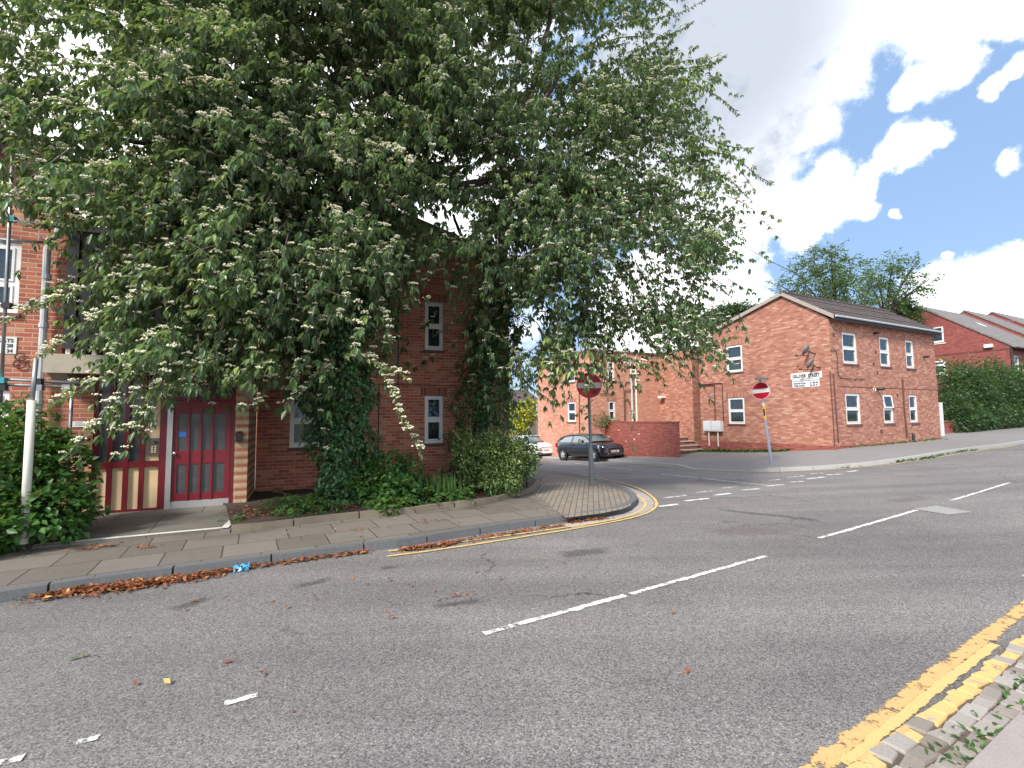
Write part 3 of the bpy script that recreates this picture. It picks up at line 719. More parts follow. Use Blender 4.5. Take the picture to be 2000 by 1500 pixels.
def lint(bld, base, ang, hole, mat, h=.225):
    a, b, c, e = hole; d = np.array([math.cos(ang), math.sin(ang)]); p = np.array(base)+d*(a-.11)
    m = MB(); m.box(0, b-a+.22, -.004, .05, .002, h); o = m.build('lintel', mat, bld); o.location = (p[0], p[1], e); o.rotation_euler = (0, 0, ang)
# ------------------------------------------------------------------ left flats with the maroon door
FRA = Frame((-5.67, 10.6), (.917, .399))
A = empty('flats_building', FRA.O, FRA.rz, 'red brick flats with a maroon entrance door and dark slatted balcony behind the blossoming trees', 'building')
wf = FRA.loc(atY(485, 985, 9.24))[1]              # face of the entrance front (negative = towards road)
def hA(px, py, w=0.): return FRA.hit(px, py, w)
uend = hA(995, 830)[0]
def rectA(x0, y0, x1, y1, w=0.):
    ym = (y0+y1)/2; xm = (x0+x1)/2
    return (hA(x0, ym, w)[0], hA(x1, ym, w)[0], hA(xm, y1, w)[1], hA(xm, y0, w)[1])
wA = [rectA(829.5, 773, 866, 866), rectA(828, 590, 867, 684)]
zl0, zl1 = wA[0][2], wA[0][3]; zu0, zu1 = wA[1][2], wA[1][3]
x565 = hA(566, 815)[0]
wA[1] = (wA[0][0], wA[0][1], zu0, zu1)
wA += [(x565, x565+.95, zl0, zl1), (x565, x565+.95, zu0, zu1)]
wm_ = MB(); zr_ = 5.55
apex = hA(770, 430)[0]
wall(wm_, (0, 0), 0, 0, uend, -.4, zr_, wA, top=[(uend, 5.9), (apex, 6.75), (0, 6.2)])
wall(wm_, (uend, 0), math.pi/2, 0, 8, -1.5, 5.8); wall(wm_, (uend, 8), math.pi, 0, uend+9, -1.5, 5.8)
wm_.build('brick_wall', 'brickA', A)
for h in wA:
    lint(A, (0, 0), 0, h, 'lintelA')
for h, c in zip(wA, ('darknet', 'darknet', 'net', 'net')): window(A, (0, 0), 0, h, cur=c)
pb = MB(); zs = hA(850, 753)[1]; pb.box(1.9, uend-.02, -.008, .02, zs-.012, zs+.012); pb.build('string_course', 'rust', A)
up_ = hA(738, 820)[0]; uq_ = hA(777, 640)[0]
pb = MB(); pb.box(up_, up_+.03, -.012, .02, -.2, zs-.013); pb.box(uq_, uq_+.03, -.012, .02, zs+.013, 5.4); pb.build('movement_joint', 'iron', A)
# entrance bay
up0, up1 = hA(458, 880, wf)[0], hA(484, 880, wf)[0]
zg = hA(385, 990, wf)[1]-.05
zsl0 = hA(300, 732, wf-.55)[1]; zsl1 = hA(300, 697, wf-.55)[1]
ul = hA(181, 850, wf)[0]                       # left jamb of the panelled screen
pm = MB()
wall(pm, (up0, wf), 0, 0, up1-up0, -.4, zsl1+2.4)
wall(pm, (up1, wf), math.pi/2, 0, -wf, -.4, zsl1+2.4); pm.quad((up0, wf, -.4), (up0, wf, 6), (up0, wf+.5, 6), (up0, wf+.5, -.4))
pm.build('brick_pier', 'brickP', A)
ufar = hA(-260, 700, wf)[0]-.5
ze = hA(85, 392, wf)[1]                          # eaves of the left part
rU = (hA(-70, 540, wf)[0], hA(39, 540, wf)[0], hA(0, 610, wf)[1], hA(0, 470, wf)[1])
rLw = (hA(-70, 800, wf)[0], hA(17, 800, wf)[0], hA(0, 850, wf)[1], hA(0, 762, wf)[1])
ulb = hA(128, 560, wf)[0]
lm = MB(); 
wall(lm, (ufar, wf), 0, 0, ul-ufar, -.4, zsl0+.02, [(rLw[0]-ufar, rLw[1]-ufar, rLw[2], rLw[3])])
wall(lm, (ufar, wf), 0, 0, ulb-ufar, zsl0+.02, ze, [(rU[0]-ufar, rU[1]-ufar, rU[2], rU[3])])
lm.quad((ul, wf, -.4), (ul, wf+.3, -.4), (ul, wf+.3, 3.2), (ul, wf, 3.2))
lm.quad((ulb, wf, zsl0), (ulb, wf+1.6, zsl0), (ulb, wf+1.6, ze), (ulb, wf, ze))
lm.build('brick_wall', 'brickL', A)
for r in (rU, rLw): window(A, (ufar, wf), 0, (r[0]-ufar, r[1]-ufar, r[2], r[3]), cur='net', rail=.42, fw_=.09)
dm = MB(); um0 = hA(72, 340, wf)[0]; dm.box(ufar, um0, wf+.22, wf+.5, ze-.02, ze+1.25); dm.build('maroon_upper_wall', 'brickM', A)
# dark recess behind balcony and above the door
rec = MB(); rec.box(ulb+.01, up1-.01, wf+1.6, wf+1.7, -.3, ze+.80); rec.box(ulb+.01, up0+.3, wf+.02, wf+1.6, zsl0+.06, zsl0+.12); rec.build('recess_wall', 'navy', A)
sl = MB()
wb = wf-.55
ub0 = hA(84, 712, wb)[0]; ub1 = hA(466, 712, wb)[0]
sl.box(ub0, ub1, wb, wf+.0, zsl0+.07, zsl1); sl.box(ub0, ub1, wb, wb+.12, zsl0, zsl0+.07)
sl.hexa([(ub0, wb+.12, zsl0), (ub0+.25, wb+.12, zsl0), (ub0+.25, wf-.005, zsl0-.22), (ub0+.05, wf-.005, zsl0-.22), (ub0, wb+.12, zsl0+.068), (ub0+.25, wb+.12, zsl0+.068), (ub0+.25, wf-.005, zsl0+.068), (ub0, wf-.005, zsl0+.068)])
sl.hexa([(ub1-.02, wb+.0, zsl0-.1), (ub1+.22, wb+.0, zsl0-.1), (ub1+.22, wf-.004, zsl0-.5), (ub1-.02, wf-.004, zsl0-.3), (ub1-.02, wb, zsl1), (ub1+.22, wb, zsl1), (ub1+.22, wf-.004, zsl1), (ub1-.02, wf-.004, zsl1)])
bal = sl.build('balcony', 'concrete', A, bevel=.012)
sb_ = MB(); us0 = hA(128, 600, wb+.1)[0]; us1 = hA(462, 600, wb+.1)[0]; u = us0; ztop = hA(130, 450, wb+.1)[1]
i = 0
while u < us1-.1:
    wv = .15; sb_.box(u, u+wv, wb+.06+(i % 2)*.03, wb+.09+(i % 2)*.03, zsl1+.10, ztop); u += wv+.022; i += 1
sb_.build('slatted_screen', 'dark', bal)
cp = MB(); cp.box(us0-.03, us1+.03, wb+.02, wf+.0, ztop+.003, ztop+.10); cp.build('screen_canopy', 'timber', bal)
for zq in (zsl1+.3, ztop-.3):
    br = MB(); br.box(us0, us1, wb+.13, wb+.17, zq, zq+.1); br.build('screen_rail', 'dark', bal)
u = us0+.03
while u < us1-.1:
    wb_ = MB(); wb_.box(u, u+.06, wb+.10, wb+.115, zsl1+.002, zsl1+.14); wb_.build('pale_baluster', 'white_board', bal); u += .172
# eaves, roof, gutter
rf = MB(); th = .16
yl = wf-.15
for (ua, ub, ya, za, yb_, zb) in ((ulb-.6, up1+.25, yl, ze-.05, wf+4.2, ze+2.25),):
    rf.hexa([(ua, ya, za), (ub, ya, za), (ub, yb_, zb), (ua, yb_, zb), (ua, ya, za+th), (ub, ya, za+th), (ub, yb_, zb+th), (ua, yb_, zb+th)])
    rf.hexa([(ua, yb_+.003, zb), (ub, yb_+.003, zb), (ub, yb_+4.4, za), (ua, yb_+4.4, za), (ua, yb_+.003, zb+th), (ub, yb_+.003, zb+th), (ub, yb_+4.4, za+th), (ua, yb_+4.4, za+th)])
roofA = rf.build('roof', 'tilesA', A)
gf = MB(); gf.box(ulb-.6, up1+.25, yl-.06, yl-.002, ze-.10, ze+.14); gf.build('fascia', 'concrete', roofA)
gt = MB(); gt.tube([(ulb-.65, yl-.13, ze+.02), (up1+.3, yl-.13, ze+.02)], .05, 10); gt.build('gutter', 'pvc', roofA)
rr = MB()
for s_, (ua, ub, za, zb) in enumerate(((-.25, apex, 6.15, 6.77), (apex, uend+.25, 6.77, 5.85))):
    rr.hexa([(ua, -.2, za), (ub, -.2, zb), (ub, 8.2, zb), (ua, 8.2, za), (ua, -.2, za+.13), (ub, -.2, zb+.13), (ub, 8.2, zb+.13), (ua, 8.2, za+.13)])
rr.build('roof', 'tilesA', A)
sk = MB(); us_ = hA(197, 330, wf+2)[0]; sk.hexa([(us_-.3, wf+1.6, ze+1.2), (us_+.3, wf+1.6, ze+1.2), (us_+.3, wf+2.3, ze+1.58), (us_-.3, wf+2.3, ze+1.58), (us_-.3, wf+1.55, ze+1.3), (us_+.3, wf+1.55, ze+1.3), (us_+.3, wf+2.25, ze+1.68), (us_-.3, wf+2.25, ze+1.68)]); sk.build('skylight', 'white', roofA)
# rainwater pipe with swan neck
dp = MB(); wp_ = wf-.12
pts = [FRA.hit(x, y, wp_) for x, y in ((117, 408), (117, 440), (112, 458), (96, 470), (92, 490), (86, 620), (79, 735), (72, 850), (62, 1040))]
dp.tube([(u, wp_, z) for u, z in pts], .052, 10)
for (x, y) in ((91, 545), (85, 640), (76, 790)):
    u, z = FRA.hit(x, y, wp_); dp.tube([(u, wp_, z), (u, wp_, z+.07)], .066, 10)
dp.build('downpipe', 'pvc', A)
# panelled screen left of the door
wd = wf+.10
def uD(x, y=880): return hA(x, y, wd)[0]
def zD(x, y): return hA(x, y, wd)[1]
uA0, uB0 = uD(186), uD(316)
zb0 = zg-.02; zrail = zD(250, 907); ztp = zsl0+.0
colx = [uD(186, 900), uD(216, 900), uD(247.5, 900), uD(278.5, 900), uD(316, 900)]
fr = MB(); bwid = .07
for k, u in enumerate(colx): fr.box(u-bwid/2, u+bwid/2, wd-.06, wd+.05, zb0, ztp)
for a, b in zip(colx[:-1], colx[1:]):
    for zc, hh in ((zb0+.05, .05), (zrail, .05), (ztp-.04, .04)): fr.box(a+bwid/2, b-bwid/2, wd-.055, wd+.05, zc-hh, zc+hh)
scr = fr.build('entrance_screen', 'maroon', A, bevel=.006)
for k, (a, b) in enumerate(zip(colx[:-1], colx[1:])):
    m = MB(); m.box(a+bwid/2-.01, b-bwid/2+.01, wd-.01, wd+.02, zb0+.08, zrail-.04); m.build('lower_panel', 'cream', scr)
    m = MB(); m.box(a+bwid/2-.01, b-bwid/2+.01, wd-.01, wd+.02, zrail+.04, ztp-.07); m.build('cream_panel' if k == 3 else 'wired_pane', 'cream' if k == 3 else 'glass_dirty', scr)
ukp, zkp = hA(301, 872, wd-.03)
kp = MB(); kw, kh_ = .105, .15; kp.box(-kw, kw, -.035, .0, -kh_, kh_); kpo = kp.build('door_entry_panel', 'keypad', None, bevel=.006); kpo.location = FRA.wp(ukp, wd-.012, zkp); kpo.rotation_euler = (0, 0, FRA.rz)
tag(kpo, 'small metal door entry keypad on the cream panel left of the maroon door', 'entry keypad')
for i in range(4):
    for j in range(2):
        b = MB(); b.box(-.015, .015, -.008, .0, -.012, .012); bo_ = b.build('button', 'button', kpo); bo_.location = (-.022+j*.045, -.035, .0-i*.034)
b = MB(); b.lathe([(0, -.012), (.03, -.012), (.03, 0)], axis='y', n=14); bo_ = b.build('camera_lens', 'black', kpo); bo_.location = (.03, -.035, .075)
el = MB(); el.box(-.11, .11, -.05, 0, -.06, .06); elo = el.build('wall_light', 'meter', None, bevel=.01); ue, zel = hA(308, 749, wd-.01); elo.location = FRA.wp(ue, wd-.012, zel); elo.rotation_euler = (0, 0, FRA.rz)
tag(elo, 'small white box light high on the cream panel beside the door', 'wall light')
eb = MB(); eb.lathe([(0, -.02), (.022, -.02), (.03, 0)], axis='y', n=12); e2 = eb.build('sensor', 'black', elo); e2.location = (.05, -.05, 0)
# door and its frame
ud0, ud1 = uD(322, 880), uD(457, 880); zdt = zD(390, 783); ztr = zD(390, 738)
jm = MB(); jm.box(ud0-.035, ud0+.035, wd-.07, wd+.05, zb0, ztp); jm.box(ud1-.05, up0+.02, wd-.07, wd+.05, zb0, ztp)
jm.box(ud0+.035, ud1-.05, wd-.06, wd+.05, zdt, zdt+.07); jm.box(ud0+.035, ud1-.05, wd-.06, wd+.05, ztp-.10, ztp)
dfr = jm.build('door_frame', 'maroon', A, bevel=.005)
tr_ = MB(); tr_.box(ud0+.03, ud1-.045, wd, wd+.02, zdt+.065, ztp-.095); tr_.build('fanlight', 'glass_dirty', dfr)
dw = ud1-.05-(ud0+.035); dh = zdt-zb0
dj = MB(); dj.box(0, .085, -.03, .05, 0, dh-.004); djo = dj.build('steel_edge_strip', 'steel', dfr); djo.location = (ud0+.036, wd-.04, zb0)
dr_ = MB(); x0 = .09; W = dw-.01; kick = .19
cs = np.linspace(x0+.07, W-.09, 5); st = .075
zmid0, zmid1 = .86, 1.10
dr_.box(x0, cs[0], 0, .045, kick, dh-.004); dr_.box(cs[4], W, 0, .045, kick, dh-.004)
for a, b in zip(cs[:-1], cs[1:]):
    dr_.box(a, b-st*.55 if b != cs[4] else b, 0, .045, dh-.24, dh-.004); dr_.box(a, b-st*.55 if b != cs[4] else b, .003, .045, zmid0, zmid1); dr_.box(a, b-st*.55 if b != cs[4] else b, .0, .045, kick, kick+.13)
for b in cs[1:4]: dr_.box(b-st*.55, b, -.022, .045, kick, dh-.14)
for b in cs[1:4]: dr_.box(b-st*.55, b, 0, .045, dh-.14, dh-.004)
door = dr_.build('entrance_door', 'maroon_bright', A, bevel=.004); door.location = (ud0+.036, wd-.035, zb0)
for a, b in zip(cs[:-1], cs[1:]):
    for za, zb in ((kick+.13, zmid0), (zmid1, dh-.24)):
        m = MB(); m.box(a-.005, b-(st*.55 if b != cs[4] else 0)+.005, .02, .03, za-.005, zb+.005); m.build('door_pane', 'glass_dirty', door)
m = MB(); m.box(x0-.085, W-.0, -.012, .0, .0, kick-.003); m.build('kick_plate', 'steel', door)
m = MB(); m.box(x0, W, .0, .04, .0, kick); m.build('bottom_rail', 'maroon_bright', door)
m = MB(); m.lathe([(0, -.05), (.03, -.045), (.032, -.02), (.012, 0)], (x0+.035, 0, zmid0+.2), 14, 'y'); m.build('door_handle', 'chrome', door, smooth=True)
m = MB(); m.box(-.06, .06, -.004, 0, -.045, .045); s_ = m.build('door_sticker', 'stickerblue', door); s_.location = (cs[0]+.07, .018, dh-.62)
kb_ = MB(); kb_.box(-.06, .06, -.07, 0, -.08, .055); kb_.tube([(-.05, -.03, .055), (-.04, -.03, .10), (.04, -.03, .10), (.05, -.03, .055)], .02, 8)
uk, zk = hA(467.5, 854, wf); kbo = kb_.build('key_safe', 'black', None, bevel=.008); kbo.location = FRA.wp(uk, wf-.001, zk); kbo.rotation_euler = (0, 0, FRA.rz)
tag(kbo, 'small black key safe box on the banded brick pier right of the door', 'key safe')
# plates on the left wall
def plateA(name, x0, y0, x1, y1, label, lines, mat='signwhite'):
    xm, ym = (x0+x1)/2, (y0+y1)/2; a = hA(x0, ym, wf)[0]; b = hA(x1, ym, wf)[0]; c = hA(xm, y1, wf)[1]; e = hA(xm, y0, wf)[1]
    m = MB(); m.box(0, b-a, -.012, 0, 0, e-c); o = m.build(name, mat, None); o.location = FRA.wp(a, wf-.001, c); o.rotation_euler = (0, 0, FRA.rz); tag(o, label, 'sign'); w, h = b-a, e-c
    for k, (s, x, z, sz) in enumerate(lines): addtext('lettering', s, sz*h, (x*w, -.014, z*h), (math.pi/2, 0, 0), 'text', o, 'RIGHT', .001, .003)
    return o
plateA('flats_sign', -50, 657, 33, 690, 'white flat number sign on the brick wall at the left edge behind the scaffold pole', [('FLATS', .93, .68, .30), ('28', .92, .38, .28), ('34', .92, .07, .28)])
m = plateA('notice_plate', 142, 823, 173, 834, 'narrow white notice plate low on the wall left of the entrance screen', [])
m2 = MB()
for q in range(3): m2.box(.03, .23-.03*q, -.014, -.0125, .028+.022*q, .034+.022*q)
m2.build('small_print', 'textgrey', m)
cb = MB()
def loopA(cx, cy, rx_, ry_, a0=0, a1=2*math.pi):
    return [(*[(lambda q: (q[0], wf-.03, q[1]))(hA(cx+rx_*math.cos(t), cy+ry_*math.sin(t), wf-.03))][0],) for t in np.linspace(a0, a1, 14)]
cb.tube(loopA(40, 697, 11, 7, .3, 5.6), .012, 6); cb.tube(loopA(38, 711, 12, 8, -.8, 4.8), .012, 6)
cbo = cb.build('cable_loop', 'rust', None); cbo.location = FRA.O; cbo.rotation_euler = (0, 0, FRA.rz); tag(cbo, 'loose brown cable coil hanging on the wall below the flat number sign', 'cable')
ch = MB(); uc, zc_ = hA(53, 312, wf+3)
ch.lathe([(.16, -.5), (.15, .1), (.19, .12), (.12, .5), (.14, .55)], (0, 0, 0), 12); cho = ch.build('chimney_pot', 'orange_clay', None, smooth=True); cho.location = FRA.wp(uc, wf+3, zc_); tag(cho, 'orange clay chimney pot showing through the leaves at upper left', 'chimney pot')
# ------------------------------------------------------------------ scaffold
S = empty('scaffold', FRA.wp(ul-1, wf-.7, .1), FRA.rz, 'grey tube scaffold with white sleeved foot standing against the left brick wall', 'scaffold')
ws = wf-.62
so = FRA.loc(FRA.wp(ul-1, wf-.7, .1))
def sp_(x, y, w):
    u, z = hA(x, y, w); return (u-so[0], w-so[1], z-.1)
def stube(name, pts, w, r=.024, mat='galv'):
    m = MB(); m.tube([sp_(x, y, w) for x, y in pts], r, 10); return m.build(name, mat, S, smooth=True)
stube('standard', [(27, 255), (1, 790)], ws)
gp = gnd(46, 1062, .2); q = FRA.loc(gp); wsl = q[1]
stube('standard', [(71, 700), (62, 790)], wsl, .026)
stube('sleeve', [(62, 782), (46, 1062)], wsl, .047, 'sleeve')
stube('standard', [(141, 760), (136, 850), (131, 960)], ws+.35, .026)
for yy0, yy1 in ((427, 445), (594, 603), (741, 748), (751, 756)):
    stube('ledger', [(-60, yy0-2), (27, yy0+1), (185 if yy0 > 700 else 130, yy1+1)], ws+.05)
stube('ledger', [(-40, 465), (90, 474)], ws+.2)
stube('brace', [(-30, 455), (20, 480)], ws+.1, .018); stube('brace', [(70, 455), (96, 480)], ws+.2, .012)
for x, y, mt in ((22, 428, 'cyan'), (14, 597, 'iron'), (3, 743, 'cyan'), (75, 745, 'iron'), (76, 757, 'galv'), (131, 757, 'galv'), (5, 757, 'iron')):
    c_ = sp_(x, y, ws-.02); m = MB(); m.box(c_[0]-.05, c_[0]+.05, c_[1]-.05, c_[1]+.05, c_[2]-.045, c_[2]+.045); m.build('coupler', mt, S, bevel=.012)
# ------------------------------------------------------------------ corner building with street name
cB = atY(1632, 872, 19.0)
FRB = Frame(cB[:2], (.889, .459))
B = empty('corner_building', FRB.O, FRB.rz, 'two storey orange brick corner building with street name plate and long grey tiled roof', 'building')
hB = FRB.hit; gB = FRB.hits
LB = hB(1830, 750)[0]; WB = gB(1367, 760)[0]
zeB = hB(1700, 633.5)[1]
def span(pl): 
    return pl
def rB(x0, x1, yt, yb): 
    xm = (x0+x1)/2; ym = (yt+yb)/2; return [hB(x0, ym)[0], hB(x1, ym)[0], hB(xm, yb)[1], hB(xm, yt)[1]]
upW = [rB(1645, 1674, 650, 709), rB(1718, 1738, 658.5, 716), rB(1769, 1786, 665, 720)]
loW = [rB(1653, 1681, 768, 829), rB(1726, 1745.5, 770, 827), rB(1777, 1792, 771.5, 824.5)]
for k in range(3):
    a = (upW[k][0]+loW[k][0])/2; b = (upW[k][1]+loW[k][1])/2; upW[k][0] = loW[k][0] = a; upW[k][1] = loW[k][1] = b
zt = np.mean([w[3] for w in upW]); zb = np.mean([w[2] for w in upW]); zt2 = np.mean([w[3] for w in loW]); zb2 = np.mean([w[2] for w in loW])
for w in upW: w[2], w[3] = zb, zt
for w in loW: w[2], w[3] = zb2, zt2
gu = (gB(1449, 699)[0], gB(1418.5, 699)[0]); gl_ = (gB(1455, 800)[0], gB(1421.5, 800)[0])
gw0, gw1 = (gu[0]+gl_[0])/2, (gu[1]+gl_[1])/2
hg = [(WB-gw1, WB-gw0, zb, zt), (WB-gw1, WB-gw0, zb2, zt2)]
wr, zrd = gB(1528, 574); wl_, zle = gB(1425, 629.5); zback = zle-(wl_ and (zrd-zle)/(wl_-wr)*(WB-wl_))
mB = MB()
wall(mB, (0, 0), 0, 0, LB, -.9, zeB, [tuple(w) for w in upW+loW])
wall(mB, (0, WB), -math.pi/2, 0, WB, -1.2, min(zeB, zback), hg, top=[(WB, zeB), (WB-wr, zrd), (0, zback)])
wall(mB, (LB, 0), math.pi/2, 0, WB, -.9, zeB, top=[(WB, zback), (wr, zrd)]); wall(mB, (LB, WB), math.pi, 0, LB, -.9, zback)
mB.build('brick_wall', 'brickB', B)
pl = MB(); zp = gB(1560, 868)[1]; zp2 = zp
pl.box(-.03, LB+.0, -.03, 0, -.9, zp); pl.box(-.03, 0, 0.001, WB, -1.2, zp); pl.build('plinth', 'brickW', B)
st_ = MB(); zst = hB(1740, 758.5)[1]; st_.box(.4, LB-.02, -.010, .01, zst-.012, zst+.012); st_.build('string_course', 'rust', B)
for k, w in enumerate(upW): window(B, (0, 0), 0, w, cur='net')
for k, w in enumerate(loW): window(B, (0, 0), 0, w, cur='net', open_top=.12 if k == 1 else 0)
for w in upW+loW: lint(B, (0, 0), 0, w, 'lintel')
for w in hg: window(B, (0, WB), -math.pi/2, w, cur='net'); lint(B, (0, WB), -math.pi/2, w, 'lintel')
rB_ = MB(); ov = .12; thk = .10
sf = (zrd-zeB)/wr; yfe = -.28; zfe = zeB+.02
def slope(mb, ua, ub, ya, za, yb2, zb3, th):
    mb.hexa([(ua, ya, za), (ub, ya, za), (ub, yb2, zb3), (ua, yb2, zb3), (ua, ya, za+th), (ub, ya, za+th), (ub, yb2, zb3+th), (ua, yb2, zb3+th)])
nrow = 7
for k in range(nrow):       # overlapping courses of big interlocking tiles
    y0 = yfe+(wr-yfe)*k/nrow; y1 = yfe+(wr-yfe)*(k+1)/nrow+.02; z0 = zfe+(zrd-zfe)*k/nrow; z1 = zfe+(zrd-zfe)*(k+1)/nrow
    slope(rB_, -ov+.03, LB+ov, y0, z0+.035, y1, z1-.004, .055)
slope(rB_, -ov+.03, LB+ov, wr+.024, zrd-.004, WB+.3, zback-.08, .06)
roofB = rB_.build('roof', 'tilesB', B)
rg = MB(); rg.tube([(-ov, wr, zrd+.06), (LB+ov, wr, zrd+.06)], .085, 8); rg.build('ridge_tiles', 'tilesB', roofB)
vg = MB()
vg.hexa([(-ov, -.26, zfe-.09), (-ov+.029, -.26, zfe-.09), (-ov+.029, wr, zrd-.09), (-ov, wr, zrd-.09), (-ov, -.26, zfe+.085), (-ov+.029, -.26, zfe+.085), (-ov+.029, wr, zrd+.075), (-ov, wr, zrd+.075)])
vg.hexa([(-ov, wr+.002, zrd-.09), (-ov+.029, wr+.002, zrd-.09), (-ov+.029, WB+.3, zback-.16), (-ov, WB+.3, zback-.16), (-ov, wr+.002, zrd+.075), (-ov+.029, wr+.002, zrd+.075), (-ov+.029, WB+.3, zback+.0), (-ov, WB+.3, zback+.0)])
vg.build('verge_board', 'verge', roofB)
gB_ = MB(); gB_.tube([(-.05, -.32, zfe+.02), (LB+.06, -.32, zfe+.0)], .042, 8); gB_.build('gutter', 'pvc', roofB)
fb = MB(); fb.box(-.05, LB+.1, -.27, -.2, zfe-.14, zfe+.03); fb.build('fascia', 'iron', roofB)
# small fittings on the walls
def fitB(name, x, y, prof, mat, ax='y'):
    u, z = hB(x, y); m = MB(); m.lathe(prof, (u, 0, z), 12, 'y'); return m.build(name, mat, B, smooth=True)
fl = [(.0, -.24), (.045, -.24), (.05, -.2), (.05, 0)]
fitB('boiler_flue', 1706.5, 651, fl, 'black'); fitB('boiler_flue', 1712, 760, [(.0, -.3), (.06, -.3), (.06, 0)], 'black'); fitB('boiler_flue', 1803.5, 697.5, fl, 'black')
m = MB(); u, z = hB(1707.5, 760); m.lathe([(.09, -.03), (.085, 0)], (u, 0, z), 14, 'y'); m.build('flue_collar', 'white', B)
for x, y in ((1628, 654), (1710.5, 687.5), (1713.5, 728), (1706, 711), (1752.5, 772), (1721, 843)):
    u, z = hB(x, y); m = MB(); m.box(u-.07, u+.07, -.01, .0, z-.07, z+.07); m.build('air_brick', 'rust', B)
def pipeB(pts, side=False, r=.018, mat='rust', name='pipe'):
    m = MB(); P = []
    for x, y in pts:
        if side: w, z = gB(x, y, -.03); P.append((-.03, w, z))
        else: u, z = hB(x, y, -.03); P.append((u, -.03, z))
    m.tube(P, r, 6); return m.build(name, mat, B)
pipeB([(1763, 741), (1766.5, 800), (1772, 853)], r=.03); pipeB([(1621, 725), (1626, 800), (1630, 866)], r=.02); pipeB([(1628, 730), (1633, 800), (1638, 865)], r=.02)
pipeB([(1622, 683), (1632, 683), (1636, 700), (1637, 732), (1645, 739), (1690, 741)], r=.012, mat='iron')
pipeB([(1370, 751), (1410, 748), (1413, 822)], True, .025); pipeB([(1370, 754), (1395, 752), (1397, 822)], True, .025)
# meter boxes
for k, (x0, x1) in enumerate(((1378.5, 1394), (1394.5, 1413))):
    a, b = gB(x1, 832)[0], gB(x0, 832)[0]; z0, z1 = gB(1396, 842)[1], gB(1396, 822)[1]
    o = empty('meter_box', FRB.wp(0, a, z0), FRB.rz-math.pi/2, ['white gas meter box on the side wall, the left one of the pair', 'white gas meter box, the right one of the pair beside the gable window'][k], 'meter box', 'meter boxes on the side wall')
    w, h = b-a-.02, z1-z0
    m = MB(); m.box(-w, 0, -.22, -.001, 0, h); m.build('cabinet', 'meter', o, bevel=.02)
    m = MB(); m.box(-w+.05, -.05, -.235, -.221, .05, h-.05); m.build('cover', 'meter', o, bevel=.01)
    m = MB(); m.tube([(-w*.45, -.12, 0), (-w*.45, -.12, -.75)], .035, 8); m.build('supply_pipe', 'sleeve', o)
# name plates
def plateB(name, x0, x1, ymid_t, ymid_b, label, lines, mat, extra=0):
    a, b = gB(x1, (ymid_t+ymid_b)/2)[0], gB(x0, (ymid_t+ymid_b)/2)[0]; xm = (x0+x1)/2; z0, z1 = gB(xm, ymid_b)[1], gB(xm, ymid_t)[1]
    m = MB(); w, h = b-a, z1-z0; m.box(0, w, -.018-extra, -.001, 0, h); o = m.build(name, mat, None); o.location = FRB.wp(0, b, z0); o.rotation_euler = (0, 0, FRB.rz-math.pi/2); tag(o, label, 'sign')
    for s, x, z, sz, al, bold, sx in lines: addtext('lettering', s, sz*h, (x*w, -.020-extra, z*h), (math.pi/2, 0, 0), 'text' if bold > .004 else 'textgrey', o, al, .001, bold, 1, sx*w)
    return o
plateB('street_name_plate', 1545, 1606, 727.5, 739.5, 'white plate reading GILLIVER STREET high on the orange brick gable', [('GILLIVER  STREET', .5, .22, .74, 'CENTER', .008, .88)], 'signwhite', .01)
plateB('flat_number_plate', 1548, 1601, 740.0, 756.0, 'pale blue white plate listing flat floors under the street name plate', [('SAXONBURY STREET FLATS', .04, .70, .22, 'LEFT', .003, .9), ('GROUND FLOOR', .05, .40, .24, 'LEFT', .005, .46), ('26 28 30', .95, .40, .24, 'RIGHT', .005, .3), ('UPPER FLOOR', .05, .10, .24, 'LEFT', .005, .42), ('32 34 36', .95, .10, .24, 'RIGHT', .005, .3)], 'meter')
gh = MB(); a, b = gB(1603, 760)[0], gB(1549, 760)[0]; z0, z1 = gB(1575, 768)[1], gB(1575, 757)[1]
# satellite dishes
for k, (x, y) in enumerate(((1587, 687), (1596, 714))):
    w, z = gB(x, y); p = FRB.wp(-.35, w, z)
    o = empty('satellite_dish', FRB.wp(0, w, z), 0, ['dark satellite dish on the gable, upper one of the two above the street name plate', 'dark satellite dish on the gable, lower one touching the street name plate'][k], 'satellite dish', 'satellite dishes on the gable')
    o.rotation_euler = (0, 0, FRB.rz-math.pi/2)      # local x towards the corner, -y out of the wall
    m = MB(); m.lathe([(0, 0), (.10, .012), (.20, .045), (.29, .10), (.30, .10), (.20, .035), (.0, -.012)], n=20); d = m.build('dish', 'greypaint', o, smooth=True); d.location = (-.02, -.30, .05); d.rotation_euler = (math.radians(62), 0, math.radians(-78)); d.scale = (.8, .8, .8)
    m = MB(); m.tube([(.12, 0, -.1), (.10, -.25, -.08), (.02, -.30, .02)], .022, 8); m.build('wall_bracket', 'iron', o)
    m = MB(); m.tube([(0, -.32, -.16), (-.42, -.42, -.14)], .014, 8); m.tube([(-.38, -.40, -.14), (-.48, -.43, -.12)], .04, 8); m.build('receiver_arm', 'iron', o)
# little black post by the wall
gp = gnd(1783, 862, .1); m = MB(); m.lathe([(0, .42), (.05, .40), (.055, .3), (.05, 0)], n=10); o = m.build('vent_post', 'iron', None, smooth=True); u_ = hB(1783, 855, -.12)[0]; q = FRB.wp(u_, -.14, 0); o.location = (q[0], q[1], Tz(q[0], q[1])+.09)
tag(o, 'short black vent post against the foot of the corner building', 'vent post')
